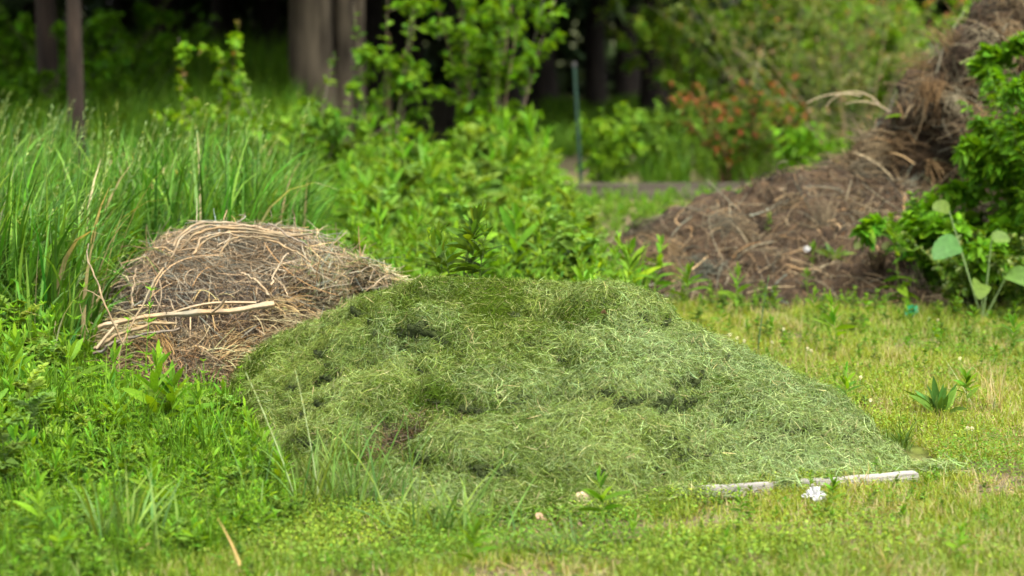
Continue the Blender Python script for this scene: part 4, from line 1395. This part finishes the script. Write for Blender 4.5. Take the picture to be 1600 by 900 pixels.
one('burdock_plant', 'pale broad round leaves of a burdock in the leafy bush', 'plant', (2.10, 10.66, 0), burdock)
for px, py, s, lab in ((1410, 340, .20, 'small lobed-leaf shoot at the left edge of the bush'), (1555, 445, .40, 'pale leafy weed low in the front of the bush')):
    weed('broad', P(px, py, 11.0) * np.array([1, 1, 0]), s if py > 400 else .48, lab, None)
one('lobed_weed', 'single upright weed with large lobed leaves on top of the root heap', 'weed', tallh.at(1555, 150, .02), lambda b: (rosette(b, Z0, 5, .16, .09, (.13, .24, .02), (5, 55), 'ovate')))
one('lobed_weed', 'small plant with spreading green leaves on the left side of the root heap', 'weed', tallh.at(1412, 190, .02), lambda b: (rosette(b, Z0, 4, .12, .06, (.11, .2, .02), (55, 85), 'ovate')))
one('bent_grass', 'bent pale stalk arching over the root heap', 'stalk', P(1500, 100, 12.1), lambda b: tubes(b, arch(Z0[None], np.array([0.]), np.array([.34]), np.array([.9]), np.array([2.0]), 10), np.full((1, 10), .004), np.array([[.13, .18, .05]]), 5), [M_STRAW])
for k, (px, py, Y, L, az, th, bend, lab) in enumerate((
        (1345, 150, 12.8, .30, 3.2, 1.3, .8, 'pale dry stalk bending down at the left side of the root heap'),
        (1375, 165, 12.8, .34, 3.0, .6, 2.0, 'hooked dry stalk above the left shoulder of the root heap'),
        (1390, 175, 12.8, .25, 2.8, .9, 1.0, 'dry stalk hanging by the hooked one at the root heap'))):
    one('dry_cane', lab, 'cane', P(px, py, Y), lambda b: tubes(b, arch(Z0[None], np.array([az]), np.array([L]), np.array([th]), np.array([bend]), 10), np.linspace(.004, .0022, 10)[None], np.array([[.30, .24, .15]]), 5), [M_STRAW])

# ================================================================== GARDEN AND SHRUBS BEHIND
fp = thing('fence_post', 'thin dark green metal fence post leaning slightly in the garden', 'post', (P(909, 285, 18.0)[0], 18.0, 0))
mb = MB()
top = P(897, 103, 18.0) - np.array(fp.location)
t = np.linspace(0, 1, 6)[:, None]
for ang in (0, 2.1, 4.2):                                   # T-shaped bar: three thin flanges
    dx = np.array([math.cos(ang), math.sin(ang), 0]) * .015
    ctr = np.array([[0, 0, -.05]]) * (1 - t) + top * t
    tubes(mb, (ctr + dx * .5)[None], np.full((1, 6), .010), np.array([[.002, .016, .008]]), 6)
mb.build('post_bar', M_STEM, fp)
mb = MB()
tubes(mb, np.stack([top + np.array([0, 0, -.005]), top + np.array([0, 0, .03])])[None], np.full((1, 2), .02), np.array([[.03, .03, .028]]), 8)
mb.build('post_cap', M_STEM, fp)

shrub('rusty_shrub', 'rounded shrub with rusty red young leaves behind the timber edging', 'shrub', (P(1155, 290, 18.4)[0], 18.4, 0), .84, .95, (.05, .095, .008), 24, 60, .045, .02, 'lance', .25, (.09, .05, .03), None, (4, 34), (.1, .6), .3, .006,
      tipcol=(.20, .062, .026), spread=.18, side_twigs=3, tip_amt=.42)
shrub('arching_shrub', 'large olive shrub with long arching twigs above the rusty-leaved shrub', 'shrub', (P(1230, 250, 20.2)[0], 20.2, 0), 1.75, .75, (.085, .125, .022), 34, 42, .045, .017, 'ovate', .2, (.085, .075, .04), None, (10, 38), (.3, .9), .05, .004,
      tipcol=(.15, .125, .06), spread=.45, side_twigs=5, th_leaf=55)
shrub('arching_shrub', 'olive twiggy shrub left of the root heap, farther to the right', 'shrub', (P(1330, 250, 19.5)[0], 19.5, 0), 1.3, .95, (.085, .125, .022), 20, 36, .04, .016, 'ovate', .2, (.16, .12, .08), None, (10, 45), (.3, 1.0), .1, .007,
      tipcol=(.22, .15, .09), spread=.3, side_twigs=4, th_leaf=55)
shrub('garden_plant', 'bright green garden plant just right of the fence post', 'plant', (P(945, 285, 18.3)[0], 18.3, 0), .62, .6, (.11, .215, .012), 12, 40, .08, .035, 'lance', .3, (.07, .12, .03), None, (3, 22), (.1, .5), .1, .005, spread=.14, side_twigs=2)
shrub('garden_plant', 'pale green garden plant between the fence post and the rusty shrub', 'plant', (P(1035, 285, 18.6)[0], 18.6, 0), .70, .6, (.11, .21, .020), 13, 42, .075, .03, 'lance', .3, (.07, .12, .03), None, (3, 24), (.1, .5), .1, .005, spread=.16, side_twigs=2)
shrub('garden_plant', 'bright green plant between the rusty shrub and the soil heap', 'plant', (P(1275, 280, 18.0)[0], 18.0, 0), .55, .7, (.085, .19, .006), 12, 46, .09, .03, 'lance', .35, (.07, .12, .03), None, (3, 35), (.1, .6), .1, .005, spread=.16, side_twigs=2)
for px, Y, h, w, lab in ((1480, 22.5, 1.5, 1.0, 'bright yellow-green shrub behind the top of the root heap'), (1400, 23.5, 1.7, .9, 'bright green shrub with reddish leaves at the top right beyond the arching shrub'),
                         (1290, 25, 2.0, 1.0, 'tall green shrub at the top behind the arching shrub'), (1080, 25, 2.0, .8, 'yellow-green shrub at the edge of the dark trees'), (1570, 21, 1.4, 1.0, 'bright green shrub far right behind the root heap'), (1190, 26, 2.1, 1.0, 'green shrub at the top centre right beyond the olive twigs')):
    shrub('bright_shrub', lab, 'shrub', (P(px, 200, Y)[0], Y, 0), h, w, (.085, .165, .008), 18, 40, .10, .05, 'ovate', .3, (.06, .05, .03), None, (4, 34), (.2, .7), .05, .01, spread=.35, side_twigs=4,
          tipcol=(.26, .11, .05) if 'reddish' in lab else (.14, .20, .02), tip_amt=.25)
shrub('leafy_sapling', 'leafy upright sapling right of the thick grey trunk', 'sapling', (P(598, 260, 16.6)[0], 16.6, 0), 1.4, .42, (.085, .185, .008), 8, 30, .075, .045, 'ovate', .25, (.10, .08, .05), None, (2, 18), (.05, .5), .12, .008, spread=.12, side_twigs=4)
shrub('layered_shrub', 'tall bright green shrub with layered side branches at centre', 'shrub', (P(768, 260, 16.9)[0], 16.9, 0), 1.75, .44, (.09, .19, .008), 12, 36, .08, .045, 'ovate', .15, (.08, .06, .04), None, (2, 26), (.1, .7), .08, .009, spread=.15, side_twigs=8, th_leaf=50)
shrub('arching_bush', 'pale green bush arching over in front of the thick grey trunk', 'bush', (P(478, 280, 15.2)[0], 15.2, 0), 1.05, .95, (.09, .185, .012), 15, 42, .075, .034, 'ovate', .3, (.08, .06, .04), None, (8, 40), (.3, 1.0), .15, .007, spread=.15, side_twigs=4)
sp = shrub('young_sapling', 'slim young sapling with sparse light leaves against the shaded grass', 'sapling', (P(322, 210, 15.0)[0], 15.0, 0), 1.18, .45, (.10, .20, .005), 5, 36, .07, .042, 'ovate', .2, (.10, .08, .05), None, (2, 14), (.05, .35), .35, .005, spread=.08, side_twigs=2, tipcol=(.24, .15, .05), tip_amt=.05)
for px, Y, h, w, lab in ((20, 19.5, 1.25, .9, 'leafy shrub at the upper left frame edge'), (150, 22, 1.35, .9, 'leafy shrub behind the dark thin trunk at upper left'), (70, 23, 1.6, .9, 'leafy shrub behind the short trunk at upper left')):
    shrub('shade_shrub', lab, 'shrub', (P(px, 200, Y)[0], Y, 0), h, w, (.055, .14, .003), 14, 54, .09, .055, 'ovate', .25, (.05, .04, .03), None, (4, 36), (.2, .7), .1, .008, spread=.3, side_twigs=4)

# shaded growth under the trees
mbu = MB()
n = 6500
x, y = rng.uniform(-6.5, .3, n), rng.uniform(17.5, 29, n)
ok = in_view(x, y, 1.2) & (x < -.085 * y)
pu_ = np.stack([x[ok], y[ok], 0 * x[ok]], -1)
k = rng.uniform(0, 1, len(pu_)) < .45
rise = 1 + .45 * smooth(pu_[:, 1], 20, 27)
scatter(mbu, V_GRASS, pu_[k], rng.uniform(.5, .95, k.sum()) * rise[k], vcol=.2)
scatter(mbu, V_BROAD, pu_[~k], rng.uniform(.35, .7, (~k).sum()) * rise[~k], vcol=.2)
tag(mbu.build('undergrowth', WEEDM), kind='stuff', cat='undergrowth')
mbu = MB()
n = 1800
x, y = rng.uniform(.2, 7.5, n), rng.uniform(17.9, 27, n)
ok = in_view(x, y, 1.2) & ((x > 1.5) | (y < 19.5) & (x > .62))
pu_ = np.stack([x[ok], y[ok], 0 * x[ok]], -1)
k = rng.uniform(0, 1, len(pu_)) < .4
scatter(mbu, V_GRASS, pu_[k], rng.uniform(.25, .5, k.sum()), vcol=.2)
scatter(mbu, V_GOLD, pu_[~k], rng.uniform(.2, .45, (~k).sum()), vcol=.2)
x, y = rng.uniform(-.6, 2.6, 900), rng.uniform(22, 33, 900)
scatter(mbu, V_GRASS, np.stack([x, y, 0 * x], -1)[(x / y > .012) & (x / y < .07)], .3, vcol=.25)
tag(mbu.build('garden_weeds', WEEDM), kind='stuff', cat='weeds')

# ================================================================== TREES
def tree(name, label, base, r, h, crown, mat, lean=0.0, stems=((0, 0, 1.0),), leaf=(.26, .15), ncl=5000, col=(.018, .04, .004), low=1.7, group=None, flare=.35):
    base = np.asarray(base, float)
    o = thing(name, label, 'tree', base, group)
    mb = MB()
    S = 26
    for dx, dy, f in stems:
        z = np.concatenate([np.linspace(-.05, 2.2, 18), np.linspace(2.6, h, S - 18)])
        p = np.stack([dx * (1 + .12 * z / 2) + lean * z, dy + 0 * z, z], -1)
        p[:, :2] += (np.stack([vnoise(np.stack([z * .8, 0 * z + dx * 9, 0 * z + base[0]], -1), 3), vnoise(np.stack([z * .8, 0 * z + 7, 0 * z + base[0]], -1), 4)], -1) - .5) * r * .35
        rr = r * f * (1 + flare * np.exp(-np.maximum(z, 0) * 3)) * np.interp(z, [0, h], [1, .25])
        K = 20
        t = np.linspace(0, 2 * math.pi, K + 1)
        ridge = 1 + .10 * (vnoise(np.stack([np.cos(t) * 2.5 + 0 * z[:, None], np.sin(t) * 2.5 + 0 * z[:, None], z[:, None] * .7 + 0 * t], -1), int(abs(base[0]) * 10) + 1) - .5) * 2
        v = p[:, None] + rr[:, None, None] * ridge[..., None] * np.stack([np.cos(t), np.sin(t), 0 * t], -1)[None]
        mb.add(v.reshape(-1, 3), strip_faces(1, S, K + 1), (.1, .08, .06))
    # limbs
    nl = 26
    zl = rng.uniform(low, h * .95, nl)
    az = rng.uniform(0, 6.28, nl)
    q = arch(np.stack([lean * zl, 0 * zl, zl], -1), az, crown * rng.uniform(.55, 1, nl) * np.interp(zl, [low, h], [1, .35]), rng.uniform(.9, 1.35, nl), rng.uniform(.1, .7, nl), 8, 1.2)
    tubes(mb, q, np.linspace(r * .22, r * .05, 8)[None] * np.ones((nl, 1)), np.array([[.1, .08, .06]] * nl), 5)
    mb.build('trunk', mat, o)
    cb = MB()
    si = rng.integers(0, nl, ncl)
    t = rng.uniform(.15, 1, ncl) ** .7 * 6.999
    i = t.astype(int)
    b = q[si, i] + (q[si, i + 1] - q[si, i]) * (t - i)[:, None] + rng.normal(0, 1, (ncl, 3)) * np.array([.34, .34, .20]) * (crown / 3)
    d = norm(rng.normal(0, 1, (ncl, 3)) * np.array([1, 1, .5]) + np.array([0, 0, -.25]))
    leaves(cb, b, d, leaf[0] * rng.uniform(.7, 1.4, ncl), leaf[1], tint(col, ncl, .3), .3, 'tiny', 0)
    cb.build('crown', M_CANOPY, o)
    return o


GT = 'trees of the dark wood'
tree('shade_tree', 'thick grey-brown multi-stemmed tree trunk left of centre', (P(490, 200, 22.5)[0], 22.5, 0), .235, 9, 3.8, M_BARKG, 0, ((0, 0, .95), (.24, .12, .50), (.36, .3, .42)), ncl=14000, group=GT, low=2.2, flare=.22)
tree('thin_tree', 'thin dark red-brown tree trunk at upper left beside a shorter one', (P(121, 200, 16.5)[0], 16.5, 0), .062, 6, 2.6, M_BARKR, 0, ncl=16000, group=GT, low=2.3, leaf=(.13, .08))
tree('shade_tree', 'short grey-brown trunk seen left of the thin dark trunk', (P(76, 200, 20.5)[0], 20.5, 0), .10, 7, 3.0, M_BARKR, 0.0, ncl=12000, group=GT, low=1.7, leaf=(.16, .10))
tree('conifer_tree', 'dark trunk at the top edge left of the olive shrub', (P(1022, 150, 29)[0], 29, 0), .15, 10, 3.6, M_BARKD, 0, ncl=9000, group=GT, low=1.35, col=(.016, .032, .010))
tree('conifer_tree', 'dark narrow trunk silhouette in the wood above the fence post', (P(930, 150, 31)[0], 31, 0), .14, 10, 3.6, M_BARKD, 0, ncl=9000, group=GT, low=1.3, col=(.016, .032, .010))
hid = 'dark tree in the depth of the wood, its trunk lost in shade'
for px, Y, r in ((-60, 27, .2), (40, 30, .18), (190, 36, .15), (260, 35, .2), (350, 34, .16), (420, 36, .22), (585, 29, .14), (640, 31, .2), (720, 25.5, .12), (790, 29, .16), (845, 34, .2), (980, 35, .18), (-250, 24, .2), (-420, 27, .2)):
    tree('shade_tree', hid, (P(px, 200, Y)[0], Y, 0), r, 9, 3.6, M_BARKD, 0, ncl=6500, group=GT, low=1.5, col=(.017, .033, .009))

# the far wood beyond, one dark mass with a gap through which the lit field shows
mb = MB()
n = 85000
x, y, z = rng.uniform(-26, 22, n), rng.uniform(38, 46, n), rng.uniform(0, 1, n) ** 1.2 * 9
keep = ~((np.abs(x - 1.15) < .30) & (z > .75) & (z < 1.15) | (np.abs(x - 1.95) < .12) & (z > .7) & (z < 1.0))
x, y, z = x[keep], y[keep], z[keep]
n = len(x)
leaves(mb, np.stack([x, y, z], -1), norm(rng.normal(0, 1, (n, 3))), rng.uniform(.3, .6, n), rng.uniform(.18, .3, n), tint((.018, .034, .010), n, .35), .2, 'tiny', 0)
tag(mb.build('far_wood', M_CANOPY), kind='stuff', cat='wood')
